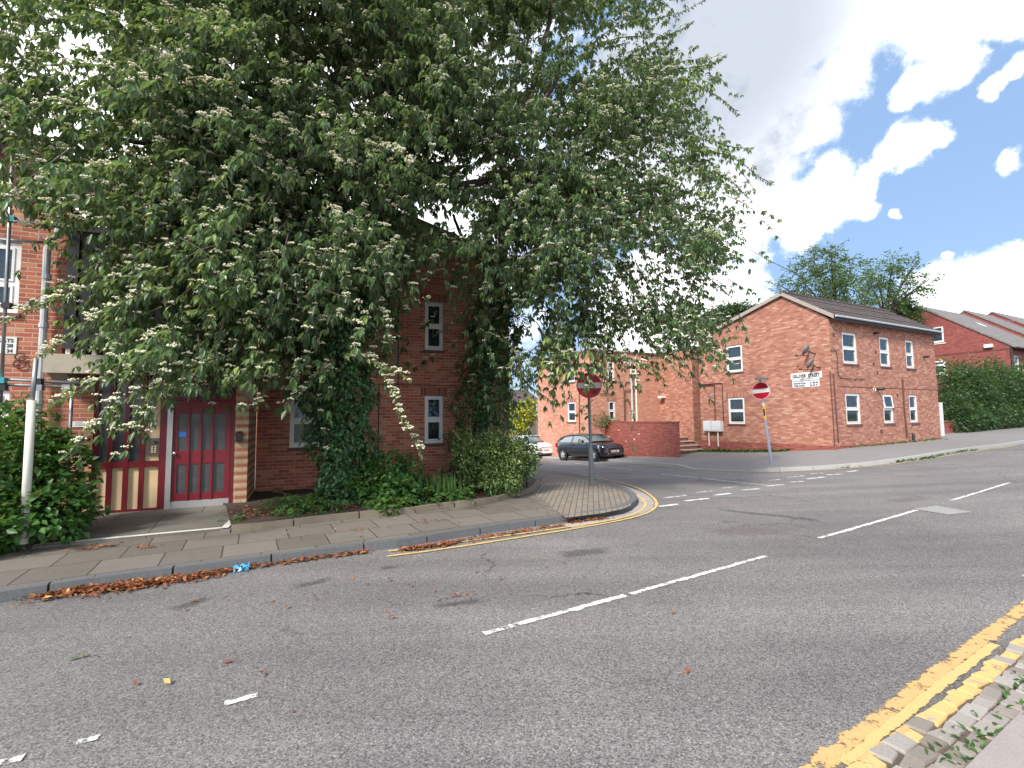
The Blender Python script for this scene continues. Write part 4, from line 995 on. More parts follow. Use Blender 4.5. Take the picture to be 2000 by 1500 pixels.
# ------------------------------------------------------------------ flats further down the side street
wD = WB+1.3
uDc = hB(1353, 770, wD)[0]
wC = gB(1288, 760, uDc)[0]
D = empty('link_building', FRB.wp(uDc, wD, -.3), FRB.rz, 'plain windowless brick block standing between the rear flats and the corner building', 'building')
zDt = hB(1353, 681, wD)[1]
m = MB(); hD = wC-wD
wall(m, (0, hD), -math.pi/2, 0, hD, -.9, zDt+.3); wall(m, (0, 0), 0, 0, 7, -.9, zDt+.3); wall(m, (7, 0), math.pi/2, 0, hD+6, -.9, zDt+.3)
m.quad((0, 0, zDt+.28), (7, 0, zDt+.28), (7, hD+6, zDt+.28), (0, hD+6, zDt+.28)); m.build('brick_wall', 'brickB', D)
m = MB(); m.box(-.06, 7, -.06, .2, zDt+.302, zDt+.38); m.box(-.06, .2, .202, hD, zDt+.302, zDt+.38); m.build('coping', 'timber', D)
w_, z_ = gB(1287, 776, uDc-.05); m = MB(); m.box(-.35, -.002, hD-.5, hD-.2, z_+.3-.06, z_+.3+.06); m.build('outside_light', 'white', D)
uC0 = hB(1153, 780, wC)[0]; uC1 = uDc
zCt = (hB(1160, 684, wC)[1]+hB(1222, 690, wC)[1])/2
dC = gB(1050, 780, uC0)[0]-wC
Cb = empty('rear_flats', FRB.wp(uC0, wC, -.9), FRB.rz, 'pale red brick flats with two columns of narrow windows behind the garden wall', 'building')
def rC(x0, x1, yt, yb):
    ym = (yt+yb)/2; return (hB(x0, ym, wC)[0]-uC0, hB(x1, ym, wC)[0]-uC0, hB((x0+x1)/2, yb, wC)[1]+.9, hB((x0+x1)/2, yt, wC)[1]+.9)
hc = [rC(1188.5, 1202, 783, 821), rC(1187.5, 1200.5, 706, 744)]
hc[1] = (*hc[0][:2], *hc[1][2:])
wa_, wb2 = gB(1124, 804, uC0)[0]-wC, gB(1108, 804, uC0)[0]-wC
hcs = [(dC-wb2, dC-wa_, gB(1116, 824, uC0)[1]+.9, gB(1116, 785, uC0)[1]+.9), (dC-wb2, dC-wa_, gB(1116, 746, uC0)[1]+.9, gB(1116, 711, uC0)[1]+.9)]
m = MB(); LC = uC1-uC0+.3; zt_ = zCt+.9
wall(m, (0, 0), 0, 0, LC, -1.5, zt_, hc); wall(m, (0, dC), -math.pi/2, 0, dC, -1.5, zt_, hcs); m.quad((0, 0, zt_-.02), (LC+6, 0, zt_-.02), (LC+6, dC, zt_-.02), (0, dC, zt_-.02))
wall(m, (LC, dC), math.pi, 0, LC, -1.5, zt_)
m.build('brick_wall', 'brickC', Cb)
for k, h in enumerate(hc): window(Cb, (0, 0), 0, h, cur='net'); lint(Cb, (0, 0), 0, h, 'lintel')
for k, h in enumerate(hcs): window(Cb, (0, dC), -math.pi/2, h, cur='net', open_top=.5 if k == 1 else 0); lint(Cb, (0, dC), -math.pi/2, h, 'lintel')
m = MB(); m.box(-.08, LC, -.08, .25, zt_+.002, zt_+.10); m.box(-.08, .25, .252, dC, zt_+.002, zt_+.10); m.build('coping', 'timber', Cb)
def pC(pts, r, mat, name='pipe', side=False):
    m = MB()
    if side: m.tube([(-.05, gB(x, y, uC0-.05)[0]-wC, gB(x, y, uC0-.05)[1]+.9) for x, y in pts], r, 8)
    else: m.tube([(hB(x, y, wC-.06)[0]-uC0, -.06, hB(x, y, wC-.06)[1]+.9) for x, y in pts], r, 8)
    m.build(name, mat, Cb)
pC([(1231, 700), (1234, 760), (1237, 860)], .06, 'pvc', 'downpipe'); pC([(1252, 761), (1219, 762), (1221, 850)], .03, 'rust'); pC([(1131, 740), (1131.5, 870)], .025, 'rust', 'pipe', True); pC([(1171, 769), (1198, 769), (1199, 763)], .02, 'rust')
# garden wall along the side street
gw = gnd(1322, 893, .1); dn = np.array([-.459, .889])
pL = None
for t in np.arange(1, 12, .1):
    q = gw[:2]+dn*t
    if proj((*q, .5))[0] < 1161: pL = q; LW = t; break
zwt = 1.65-(822-812)/930*gw[1]+0.02
zwt = atY(1322, 823, gw[1])[2]
G = empty('garden_wall', (gw[0], gw[1], gw[2]), FRB.rz+math.pi/2, 'low dark red brick garden wall beside the black parked car', 'wall')
m = MB(); m.box(0, LW, -.23, -.0, -1.2, zwt-gw[2]-.075); 
wl2 = atY(1090, 848, 27)[2]-gw[2]
m.box(LW+.002, LW+13, -.23, 0, -1.6, -.1); m.build('brickwork', 'brickW', G)
m = MB(); m.box(-.02, LW+.02, -.25, .02, zwt-gw[2]-.073, zwt-gw[2]); m.build('brick_coping', 'brickW', G)
m = MB(); r2 = np.random.default_rng(4)
for k in range(7):
    s_, zz = r2.random()*LW*.9, .2+r2.random()*1.0; m.box(s_, s_+.05+.09*r2.random(), .001, .006, zz, zz+.02+.04*r2.random())
m.build('white_paint_marks', 'signwhite', G)
# steps up to the side passage
sp0 = gnd(1330, 887, .1)
ST = empty('brick_steps', (sp0[0]+.15, sp0[1]+.1, sp0[2]), FRB.rz, 'short flight of brick steps between the garden wall and the corner building', 'steps')
m = MB()
for k in range(4): m.box(0, 1.75, .42*k, 3.2, -.3+.19*k if k else -.4, .19*(k+1)-.045)
m.build('risers', 'brickW', ST)
m = MB()
for k in range(4): m.box(-.02, 1.77, .42*k-.03, .42*(k+1)+(1.5 if k == 3 else -.032), .19*(k+1)-.043, .19*(k+1))
m.build('treads', 'concrete', ST)
# lamp column by the wall
lp = gnd(1246, 889, .1); L_ = empty('lamp_column', lp, 0, 'thin cream lamp column with a brown base in front of the garden wall', 'lamp post')
m = MB(); m.lathe([(.0, 1.05), (.085, 1.04), (.09, .1), (.10, 0)], n=12); m.build('base', 'brown_base', L_, smooth=True)
m = MB(); m.lathe([(.055, 1.02), (.045, 3.), (.035, 5.2), (0, 5.2)], n=12); m.build('column', 'cream_pole', L_, smooth=True)
m = MB(); m.tube([(0, 0, 5.15), (.1, -.2, 5.4), (.2, -.6, 5.45)], .025, 8); m.box(.12, .30, -.95, -.55, 5.40, 5.48); m.build('lantern', 'pvc', L_)
# outbuilding beyond the yellow shrub
ob = atY(1042, 850, 37); O_ = empty('outbuilding', (ob[0], ob[1], -1.4), FRB.rz, 'small grey outbuilding with a dark roof beside the yellow shrub', 'building')
m = MB(); m.box(-1.6, .25, 0, 2, 0, 4.2); m.build('walls', 'timber', O_)
m = MB(); m.hexa([(-2, -.4, 4.2), (.6, -.4, 4.2), (.6, 2.4, 4.2), (-2, 2.4, 4.2), (-1.4, .9, 5.2), (0, .9, 5.2), (0, 1.1, 5.2), (-1.4, 1.1, 5.2)]); m.build('roof', 'tilesB', O_)
# ------------------------------------------------------------------ stepped row of dark red houses
cH = atY(1973, 675, 36.)
labels = ['dark red brick house with its gable facing left above the hedge', 'second dark red house of the stepped row, only its grey roof and gable edge showing', 'third and farthest dark red house of the stepped row, upper right']
hx = [0, 9.3, 15.6]; hl = [9.3, 6.3, 9]
FRH = Frame(cH[:2], (.889, .459))
wap, zap = FRH.hits(1790, 599); zeH = cH[2]
for k in range(3):
    dz = .45*k; H = empty('house', FRH.wp(hx[k], 0, dz), FRH.rz, labels[k], 'house', 'stepped row of dark red houses')
    m = MB(); W2_ = wap*2; L = hl[k]-.005
    hs = []; hf = []
    if k == 0:
        a = FRH.hits(1843, 652)[0]; b = FRH.hits(1817, 652)[0]; z0 = FRH.hits(1832, 669)[1]; z1 = FRH.hits(1832, 638)[1]
        c = FRH.hits(1847, 718)[0]; d = FRH.hits(1822, 718)[0]; z2 = FRH.hits(1838, 731)[1]; z3 = FRH.hits(1838, 704)[1]
        hs = [(W2_-b, W2_-a, z0, z1), (W2_-d, W2_-c, z2, z3)]
        hf = [(.55, 1.5, FRH.hit(1982, 726)[1], FRH.hit(1982, 694)[1])]
    wall(m, (0, W2_), -math.pi/2, 0, W2_, -1.5, zeH, hs[1:], top=[(W2_-wap, zap)], tophole=hs[0] if hs else None)
    wall(m, (0, 0), 0, 0, L, -1.5, zeH, hf); wall(m, (L, 0), math.pi/2, 0, W2_, -1.5, zeH, top=[(wap, zap)]); wall(m, (L, W2_), math.pi, 0, L, -1.5, zeH)
    m.build('brick_wall', 'brickH', H)
    if k == 0:
        for h in hs:
            o = window(H, (0, W2_), -math.pi/2, h, cur='darknet', rail=.68, fw_=.09); s = MB(); s.box(-.12, h[1]-h[0]+.12, -.06, .05, -.15, -.066); s.build('stone_sill', 'stone', o)
        window(H, (0, 0), 0, hf[0], cur='darknet', fw_=.09)
        m = MB(); zb_ = FRH.hits(1900, 688)[1]; m.box(-.012, 0, .1, W2_-.1, zb_-.06, zb_+.06); m.build('string_course', 'brickM', H)
        w5, z5 = FRH.hits(1932, 676); m = MB(); m.box(-.22, -.001, w5-.25, w5+.25, z5-.12, z5+.14); m.build('alarm_box', 'signwhite', H, bevel=.03)
        m = MB(); m.tube([(-.06, -.06, zeH-.1), (-.06, -.06, -1)], .07, 8); m.build('downpipe', 'iron', H)
    r = MB(); s = (zap-zeH)/wap
    slope(r, -.08, L+.05, -.3, zeH-.3*s+.02, wap, zap+.02, .13); slope(r, -.08, L+.05, wap+.002, zap+.02, W2_+.3, zeH-.3*s+.02, .13)
    ro = r.build('roof', 'tilesH', H)
    g = MB(); g.tube([(-.1, -.38, zeH-.28*s), (L, -.38, zeH-.28*s)], .06, 8); g.build('gutter', 'iron', H)
    if k == 0:
        q = FRH.hit(1918, 647, wap*.6); m = MB(); slope(m, q[0]-.3, q[0]+.3, wap*.55, zeH+wap*.55*s+.16, wap*.64, zeH+wap*.64*s+.16, .03); m.build('roof_vent', 'signwhite', ro)
for i, (x, y0, y1) in enumerate(((1842.5, 594, 612), (1858, 598, 615), (1882, 604, 624), (1972.5, 627, 642))):
    p = atY(x, y1+3, 44); q = atY(x, y0, 44)
    o = empty('roof_aerial', p, 0, ['television aerial on the first house ridge, leftmost of the row', 'faint television aerial second along the house ridge', 'tall television aerial where the first and second roofs meet', 'television aerial above the third roof near the right edge'][i], 'aerial', 'aerials on the house roofs')
    m = MB(); h = q[2]-p[2]; m.tube([(0, 0, -.2), (0, 0, h)], .018, 6); m.build('mast', 'galv', o)
    m = MB(); m.tube([(-.4, 0, h), (.45, .1, h)], .012, 6)
    for s in np.linspace(-.38, .4, 7): m.tube([(s, -.2, h), (s, .2, h)], .008, 5)
    m.build('antenna', 'galv', o)
# hedge wall, gate post
hg0 = gnd(1846, 851, .1)
hwP = empty('hedge_wall', atY(1846, 846, 25.8)*np.array([1, 1, 0])+np.array([0, 0, .3]), FRB.rz-.02, 'low dark brick wall under the long roadside hedge', 'wall')
m = MB(); m.box(-.1, 30, 0, .23, -.6, .85); m.build('brickwork', 'brickW', hwP)
m = MB(); m.box(-.1, 30, -.03, .26, .853, .92); m.build('coping', 'brickW', hwP)
pp = atY(1839, 852, 24.6); m = MB(); m.box(-.09, .09, -.09, .09, -.4, atY(1839, 786, 24.6)[2]-pp[2]); o = m.build('gate_post', 'pvc', None, bevel=.02); o.location = pp; tag(o, 'pale grey gate post at the far corner of the corner building', 'post')
# ------------------------------------------------------------------ signs
def noentry(base, zc, rz, label, post, flare, dia=.6, lean=0., stickers=False):
    o = empty('no_entry_sign', base, rz, label, 'road sign', 'no entry signs'); o.rotation_euler = (0, lean, rz); h = zc-base[2]
    m = MB()
    if flare: m.lathe([(.062, -.05), (.062, .80), (.055, .88), (.038, .94), (.036, h-.31), (.036, h+.05), (0, h+.05)], n=14)
    else: m.lathe([(.052, -.05), (.052, .62), (.040, .64), (.038, h+.25), (0, h+.25)], n=12)
    m.build('post', post, o, smooth=True)
    m = MB(); m.lathe([(0, -.062), (dia/2-.012, -.062), (dia/2-.012, -.0475)], (0, 0, h), 40, 'y'); m.build('sign_face', 'signred', o)
    m = MB(); m.lathe([(dia/2-.0118, -.064), (dia/2, -.064), (dia/2, -.044), (0, -.044)], (0, 0, h), 40, 'y'); m.build('rim', 'signwhite' if stickers else 'signred', o)
    m = MB(); m.box(-dia*.46, dia*.46, -.068, -.0625, h-.068, h+.068); m.build('bar', 'signwhite', o)
    m = MB(); m.box(-.2, .2, -.043, -.03, h+.12, h+.16); m.box(-.2, .2, -.043, -.03, h-.16, h-.12); m.build('bracket', 'galv', o)
    m = MB(); m.hexa([(-.03, -.40, h+.37), (.28, -.38, h+.30), (.27, -.05, h+.32), (-.04, -.07, h+.38), (-.03, -.40, h+.45), (.28, -.38, h+.40), (.27, -.05, h+.42), (-.04, -.07, h+.48)]); m.tube([(0, 0, h), (.02, -.06, h+.40)], .025, 8); m.build('sign_lamp', 'greypaint', o, bevel=.012)
    if stickers:
        m = MB(); m.lathe([(.0395, h-.98), (.0395, h-.50)], n=12); m.build('yellow_sticker', 'yellowst', o)
        m = MB(); m.lathe([(.0395, h-.50), (.0395, h-.42)], n=12); m.build('white_sticker', 'signwhite', o)
        m = MB(); m.lathe([(.0395, h-1.52), (.0395, h-1.32)], n=12); m.build('pink_sticker', 'pinkst', o)
        m = MB(); m.box(-.02, .03, -.042, -.0395, h-.85, h-.62); m.build('sticker_mark', 'iron', o)
    return o
s1 = gnd(1156, 948, .1); zc1 = atY(1152.5, 753, s1[1])[2]
noentry(s1, zc1, .05, 'large round red no entry sign on a dark post at the near pavement corner', 'greypaint', True, dia=49.5/930*s1[1], lean=-.012)
s2 = gnd(1507, 906, .1); zc2 = atY(1494, 762.5, s2[1])[2]
noentry(s2, zc2, -.78, 'no entry sign on a leaning blue grey post by the corner building', 'signgrey', False, dia=33.5/930*s2[1], lean=-.085, stickers=True)
# ------------------------------------------------------------------ cars
def car(name, label, loc, rz, paint, L=3.97, W=1.74, H=1.42, hoodlen=.95, plate='GL12 MWX'):
    o = empty(name, loc, rz, label, 'car', 'parked cars'); hw = W/2
    xs = np.array([-.5, -.485, -.44, -.36, -.25, -.1, .05, .15, .25, .36, .43, .475, .495])*L
    wd = np.array([.80, .88, .95, .985, 1, 1, 1, 1, .995, .97, .91, .80, .66])*hw
    zb = np.array([.42, .30, .24, .2, .19, .19, .19, .19, .19, .19, .20, .22, .32])
    belt = np.array([.80, .93, .99, .99, .97, .95, .93, .92, .88, .82, .77, .70, .62])
    top = np.array([.86, 1.0, 1.02, 1.02, 1.0, .98, .97, .98, .965, .92, .86, .78, .66])*H/1.42
    belt = belt*H/1.42
    m = MB(); n = 13; rings = []
    for i in range(len(xs)):
        w, b, be, t = wd[i], zb[i], belt[i], top[i]; mid = b+(be-b)*.55
        half = [(0, b), (w*.8, b), (w*.97, b+.08), (w, mid-.12), (w*.985, mid), (w*.99, mid+.08), (w*.95, be), (w*.86, be+(t-be)*.6), (w*.5, t), (0, t+.01)]
        ring = half+[(-y, z) for y, z in half[-2:0:-1]]; rings.append(ring)
    nr = len(rings[0])
    for i, rg_ in enumerate(rings): m.v += [(xs[i], y, z) for y, z in rg_]
    for i in range(len(xs)-1):
        for k in range(nr):
            a = i*nr+k; b = i*nr+(k+1) % nr; m.f.append((a, b, b+nr, a+nr))
    m.f.append(tuple(range(nr))); m.f.append(tuple((len(xs)-1)*nr+k for k in range(nr))[::-1])
    bo = m.build('body', paint, o, smooth=True, uv=False); md = bo.modifiers.new('Subdivision', 'SUBSURF'); md.levels = md.render_levels = 2
    # cabin: glass shell, roof and pillars
    gx_ = np.array([-.465, -.40, -.30, -.12, .02, .12, .265])*L; gr = np.array([1.02, 1.26, 1.36, 1.405, 1.39, 1.32, .985])*H/1.42
    gb = np.array([.98, .985, .97, .955, .94, .93, .955])*H/1.42; wtop = np.array([.80, .70, .68, .68, .68, .69, .80])*hw; wbt = np.array([.84, .90, .92, .93, .93, .92, .86])*hw
    g = MB(); rings = []
    for i in range(7):
        half = [(wbt[i], gb[i]), (wtop[i]*1.03, gr[i]-.06*(gr[i]-gb[i])/.4), (wtop[i]*.9, gr[i]), (0, gr[i]+.015)]
        rings.append(half+[(-y, z) for y, z in half[-2::-1]])
    nr = 7
    for i in range(7): g.v += [(gx_[i], y, z) for y, z in rings[i]]
    for i in range(6):
        for k in range(nr-1): g.f.append((i*nr+k, i*nr+k+1, (i+1)*nr+k+1, (i+1)*nr+k))
    g.build('windows', 'carglass', o, smooth=True, uv=False)
    r = MB(); off = .012
    for i in range(1, 5): pass
    idx = [1, 2, 3, 4, 5]
    for i in idx: r.v += [(gx_[i]+(.04 if i == 5 else 0), y*1.015, z+off) for y, z in rings[i][1:6]]
    for i in range(4):
        for k in range(4): r.f.append((i*5+k, i*5+k+1, (i+1)*5+k+1, (i+1)*5+k))
    r.build('roof', paint, o, smooth=True, uv=False)
    p = MB()
    for sgn in (1, -1):
        def gp(i, tt, q=1.012):
            a = np.array([gx_[i], sgn*wbt[i], gb[i]]); b = np.array([gx_[i], sgn*wtop[i]*1.03, gr[i]-.06*(gr[i]-gb[i])/.4]); c = a+(b-a)*tt; return (c[0], c[1]*q, c[2])
        p.tube([gp(6, 0), gp(5, 1), gp(4, 1), gp(3, 1), gp(2, 1), gp(1, .95), gp(0, .6)], .035, 6)
        a, b = np.array(gp(3, 0)), np.array(gp(3, 1)); p.hexa([tuple(a+[-.06, 0, 0]), tuple(a+[.06, 0, 0]), tuple(a+[.06, -.02*sgn, 0]), tuple(a+[-.06, -.02*sgn, 0]), tuple(b+[-.05, 0, 0]), tuple(b+[.05, 0, 0]), tuple(b+[.05, -.02*sgn, 0]), tuple(b+[-.05, -.02*sgn, 0])])
        A1, A2, A3, A4 = gp(0, 0, 1.02), gp(1, .1, 1.02), gp(1, 1, 1.02), gp(0, .9, 1.02); p.quad(A1, A2, A3, A4)
    p.build('pillars', paint, o, uv=False)
    for sgn in (1, -1):
        m = MB(); m.lathe([(0, -.09), (.06, -.07), (.075, 0), (.06, .07), (0, .09)], n=10); q = m.build('wing_mirror', paint, o, smooth=True); q.location = (L*.155, sgn*(hw+.07), 1.0*H/1.42); q.scale = (.7, 1.25, .8)
    R = .31
    for sx in (-.31*L, .325*L):
        for sgn in (1, -1):
            y1 = sgn*(hw+.005)
            a = MB(); a.lathe([(R+.055, 0), (R+.055, .012), (R-.03, .012), (R-.03, 0)], n=28, axis='y'); aa = a.build('wheel_arch', 'black', o); aa.location = (sx, y1 if sgn > 0 else y1-.012, R)
            t = MB(); t.lathe([(R*.66, -.1), (R*.95, -.1), (R, -.07), (R, .07), (R*.95, .1), (R*.66, .1), (R*.62, .02), (0, .02)], n=28, axis='y'); to = t.build('tyre', 'rubber', None); 
            wl = empty('wheel', (sx, sgn*(hw-.09), R), 0); wl.parent = o; to.parent = wl
            rm = MB(); rm.lathe([(R*.66, .07), (R*.60, .085), (R*.57, .06)], n=28, axis='y')
            for k in range(5):
                th = k*2*math.pi/5+.3; c, s = math.cos(th), math.sin(th); pts = []
                for rr_, ww in ((.03, .05), (R*.6, .035)):
                    pts.append([(c*rr_-s*ww, s*rr_+c*ww), (c*rr_+s*ww, s*rr_-c*ww)])
                (a0, a1), (b0, b1) = pts
                rm.hexa([(a0[0], .05, a0[1]), (a1[0], .05, a1[1]), (b1[0], .05, b1[1]), (b0[0], .05, b0[1]), (a0[0], .095, a0[1]), (a1[0], .095, a1[1]), (b1[0], .08, b1[1]), (b0[0], .08, b0[1])])
            rm.lathe([(.05, .06), (.05, .1), (0, .1)], n=12, axis='y'); ro = rm.build('rim', 'alloy', wl)
            if sgn < 0: wl.rotation_euler = (0, 0, math.pi)
    xf = L*.487
    m = MB(); m.box(-.02, .03, -.36, .36, .36, .68); m.build('grille', 'black', o, bevel=.02).location = (xf-.02, 0, 0)
    m = MB(); m.box(0, .02, -.38, .38, .345, .36); m.box(0, .02, -.37, .37, .68, .695); m.box(0, .02, -.385, -.37, .36, .68); m.box(0, .02, .37, .385, .36, .68); m.box(0, .012, -.36, .36, .60, .61); m.box(0, .012, -.36, .36, .55, .56); m.build('grille_trim', 'chrome', o).location = (xf+.012, 0, 0)
    m = MB(); m.box(0, .015, -.26, .26, .42, .53); q = m.build('number_plate', 'plate', o); q.location = (xf+.025, 0, 0)
    addtext('plate_lettering', plate, .10, (.017, -.24, .44), (math.pi/2, 0, math.pi/2), 'text', q, 'LEFT', .001, .004, .86)
    for sgn in (1, -1):
        m = MB(); m.hexa([(xf-.30, sgn*hw*.93, .66), (xf-.06, sgn*hw*.52, .60), (xf-.16, sgn*hw*.50, .60), (xf-.40, sgn*hw*.86, .66), (xf-.34, sgn*hw*.93, .80), (xf-.09, sgn*hw*.55, .735), (xf-.2, sgn*hw*.5, .735), (xf-.44, sgn*hw*.86, .79)]); m.build('headlight', 'lamp', o, uv=False)
        m = MB(); m.lathe([(0, 0), (.07, 0), (.075, -.05)], n=12, axis='y'); q = m.build('fog_light', 'lamp', o); q.location = (xf-.12, sgn*hw*.66, .34); q.rotation_euler = (0, 0, -math.pi/2)
        m = MB(); m.box(-.03, .05, -.18, .18, -.12, .12); q = m.build('tail_light', 'signred', o, bevel=.02); q.location = (-L*.487, sgn*hw*.72, .82)
        m = MB(); m.box(-.08, .08, -.012, .012, -.015, .015); q = m.build('door_handle', paint, o); q.location = (-.08*L, sgn*(hw+.01), .84)
        m = MB(); m.box(-.004, .004, -.003, .003, -.3, .3); q = m.build('door_seam', 'black', o); q.location = (-.13*L, sgn*(hw-.006), .62); q = m.build('door_seam', 'black', o); q.location = (.19*L, sgn*(hw-.006), .62)
    return o
hd = math.atan2(-.889, .459)
P1_ = gnd(1172, 903); ctr = np.array([P1_[0], P1_[1]])+np.array([-.459, .889])*1.985+np.array([.889, .459])*.87
def slope_place(o, c, rz, L):
    f = np.array([math.cos(rz), math.sin(rz)])*L*.32; zf, zb_ = Tz(*(c+f)), Tz(*(c-f))
    o.location = (c[0], c[1], (zf+zb_)/2+.004); o.rotation_euler = (0, -math.atan2(zf-zb_, L*.64), rz)
hd1 = hd+.06
c1 = car('parked_car', 'black three door hatchback parked beside the garden wall', (0, 0, 0), 0, 'car_black', plate='EU63 NMW'); slope_place(c1, ctr, hd1, 3.97)
P2_ = np.array(ctr)+np.array([-.459, .889])*6.6+np.array([.889, .459])*.0
c2 = car('parked_car', 'white hatchback parked behind the black car, half hidden by the hedge', (0, 0, 0), 0, 'car_white', L=4.3, W=1.78, H=1.44, plate='FJ15 KPL'); slope_place(c2, P2_, hd1, 4.3)
# ------------------------------------------------------------------ litter
g = gnd(471, 1114, .0); m = MB(); r2 = np.random.default_rng(5); nn_ = 7
for i in range(nn_+1):
    for j in range(6): m.v.append((.15*(i/nn_-.5)+r2.normal()*.008, .10*(j/5-.5)+r2.normal()*.008, .035+.028*math.sin(i*1.9+j*1.3)+r2.normal()*.010))
for i in range(nn_):
    for j in range(5): m.f.append((i*6+j, (i+1)*6+j, (i+1)*6+j+1, i*6+j+1))
o = m.build('snack_packet', 'paperblue', None); o.modifiers.new('Solidify', 'SOLIDIFY').thickness = .003; o.location = g; o.rotation_euler = (.5, 0, .5); tag(o, 'crumpled blue snack packet lying in the gutter by the left kerb', 'litter')
g = gnd(851, 994, .1); m = MB(); m.lathe([(0, -.12), (.028, -.118), (.032, -.10), (.030, -.03), (.033, 0), (.026, .05), (.012, .09), (.012, .11), (0, .112)], n=12); o = m.build('drinks_bottle', 'bottle', None, smooth=True); o.location = g+np.array([0, 0, .03]); o.rotation_euler = (math.pi/2, 0, math.radians(70)); o.scale = (1, .8, 1.05); tag(o, 'flattened red and white drinks bottle on the slabs below the bed edging', 'bottle')
for i, (x, y, n_, lb_) in enumerate(((620, 985, 'stone', 'flat pinkish stone lying in the bed by the edging'),)):
    g = gnd(x+10, y+5, .17); m = MB(); m.lathe([(.02, .06), (.16, .055), (.24, .03), (.27, -.03)], n=9); o = m.build('stone', 'nearslab', None); o.location = g; o.scale = (1.3, .8, 1); o.rotation_euler = (.1, .1, .4); tag(o, lb_, 'stone')
# overhead cable
ca, cb2 = atY(1330, 405, 16), atY(1700, 560, 48)
m = MB(); m.tube([tuple(ca+(cb2-ca)*t-np.array([0, 0, 1.2*4*t*(1-t)])) for t in np.linspace(0, 1, 16)], .014, 5); o = m.build('overhead_cable', 'iron', None); tag(o, 'thin dark overhead cable crossing the sky above the corner building', 'cable')
# ------------------------------------------------------------------ vegetation
def unit(a): return a/np.maximum(1e-9, np.linalg.norm(a, axis=-1, keepdims=True))
def np_mesh(name, v, f, mat, parent, tint=None, smooth=False):
    me = bpy.data.meshes.new(name); nf, k = f.shape
    me.vertices.add(len(v)); me.vertices.foreach_set('co', np.ascontiguousarray(v, dtype=np.float32).ravel())
    me.loops.add(nf*k); me.loops.foreach_set('vertex_index', np.ascontiguousarray(f, dtype=np.int32).ravel())
    me.polygons.add(nf); me.polygons.foreach_set('loop_start', np.arange(nf, dtype=np.int32)*k); me.polygons.foreach_set('loop_total', np.full(nf, k, dtype=np.int32))
    me.update(calc_edges=True)
    if tint is not None:
        at = me.attributes.new('tint', 'FLOAT', 'FACE'); at.data.foreach_set('value', np.ascontiguousarray(tint, dtype=np.float32))
    if smooth: me.polygons.foreach_set('use_smooth', np.ones(nf, dtype=bool))
    me.materials.append(M[mat]); o = bpy.data.objects.new(name, me); COL.objects.link(o)
    if parent:
        o.parent = parent; o.matrix_parent_inverse = Matrix.LocRotScale(parent.location, parent.rotation_euler, (1, 1, 1)).inverted()
    return o
def leaf_geo(p, d, n, L, W, curl=.15, fold=.12):
    d = unit(d); s = unit(np.cross(d, n)); n = np.cross(s, d)
    L = np.asarray(L)[:, None]; W = np.asarray(W)[:, None]
    b = p; t = p+d*L-n*L*curl; m = p+d*L*.45+n*W*.05
    l = m-s*W*.5+n*W*fold; r = m+s*W*.5+n*W*fold
    v = np.stack([b, r, t, l], 1).reshape(-1, 3); i = np.arange(len(p))*4
    f = np.stack([np.stack([i, i+1, i+2], 1), np.stack([i, i+2, i+3], 1)], 1).reshape(-1, 3)
    return v, f
def leaf_obj(name, p, d, n, L, W, tint, mat, parent, **kw):
    v, f = leaf_geo(p, d, n, L, W, **kw); return np_mesh(name, v, f, mat, parent, np.repeat(np.clip(tint, 0, 1), 2))
def twigs(p0, dr, L, droop, K, lL, lW, r, side=.8, hang=.45, var=.3, nodes=0):
    """leafy shoots: returns leaf arrays (p, d, n, L, W) and shoot points"""
    Nn = len(p0); dr = unit(dr); ar = np.arange(K)
    if nodes: s = ((ar//(K//nodes))+1.)[None, :]/nodes+r.normal(size=(Nn, K))*.03
    else: s = ((ar+.6)/K)[None, :]+r.uniform(-.4, .4, (Nn, K))/K
    pos = p0[:, None]+dr[:, None]*(L[:, None]*s)[..., None]; pos[..., 2] -= droop[:, None]*L[:, None]*s**2
    tan = dr[:, None]+np.zeros((Nn, K, 3)); tan[..., 2] -= 2*droop[:, None]*s; tan = unit(tan)
    upv = np.zeros_like(tan); upv[..., 2] = 1
    if nodes:       # rosettes: leaves spread round each node and hang like a skirt
        per = K//nodes; th = (ar % per)*2*math.pi/per+r.uniform(0, 6.28, (Nn, 1))+r.normal(size=(Nn, K))*.35
        rad = np.stack([np.cos(th), np.sin(th), np.zeros_like(th)], -1); hg_ = hang*r.uniform(.5, 1.7, (Nn, K, 1))
        d = rad*.8+tan*.35-upv*hg_; n = rad*.65*hg_+upv*.8+r.normal(size=d.shape)*.16
    else:
        lat = unit(np.cross(tan, upv+r.normal(size=tan.shape)*.15)); sg = np.where(ar % 2 == 0, 1., -1.)[None, :, None]
        d = tan*r.uniform(.3, .8, (Nn, K, 1))+lat*sg*side; d[..., 2] -= hang*r.uniform(.3, 1.5, (Nn, K)); d += r.normal(size=d.shape)*.22
        n = upv*.9+lat*sg*.35+r.normal(size=d.shape)*.35
    sc = r.uniform(1-var, 1+var, (Nn, K))*np.clip(1.15-.4*np.abs(s-.5), .5, 1.2)
    return pos.reshape(-1, 3), d.reshape(-1, 3), n.reshape(-1, 3), (lL[:, None]*sc).ravel(), (lW[:, None]*sc).ravel(), pos
OCT_V = np.array([(1,0,0),(-1,0,0),(0,1,0),(0,-1,0),(0,0,1),(0,0,-1)], float); OCT_F = np.array([(0,2,4),(2,1,4),(1,3,4),(3,0,4),(2,0,5),(1,2,5),(3,1,5),(0,3,5)])
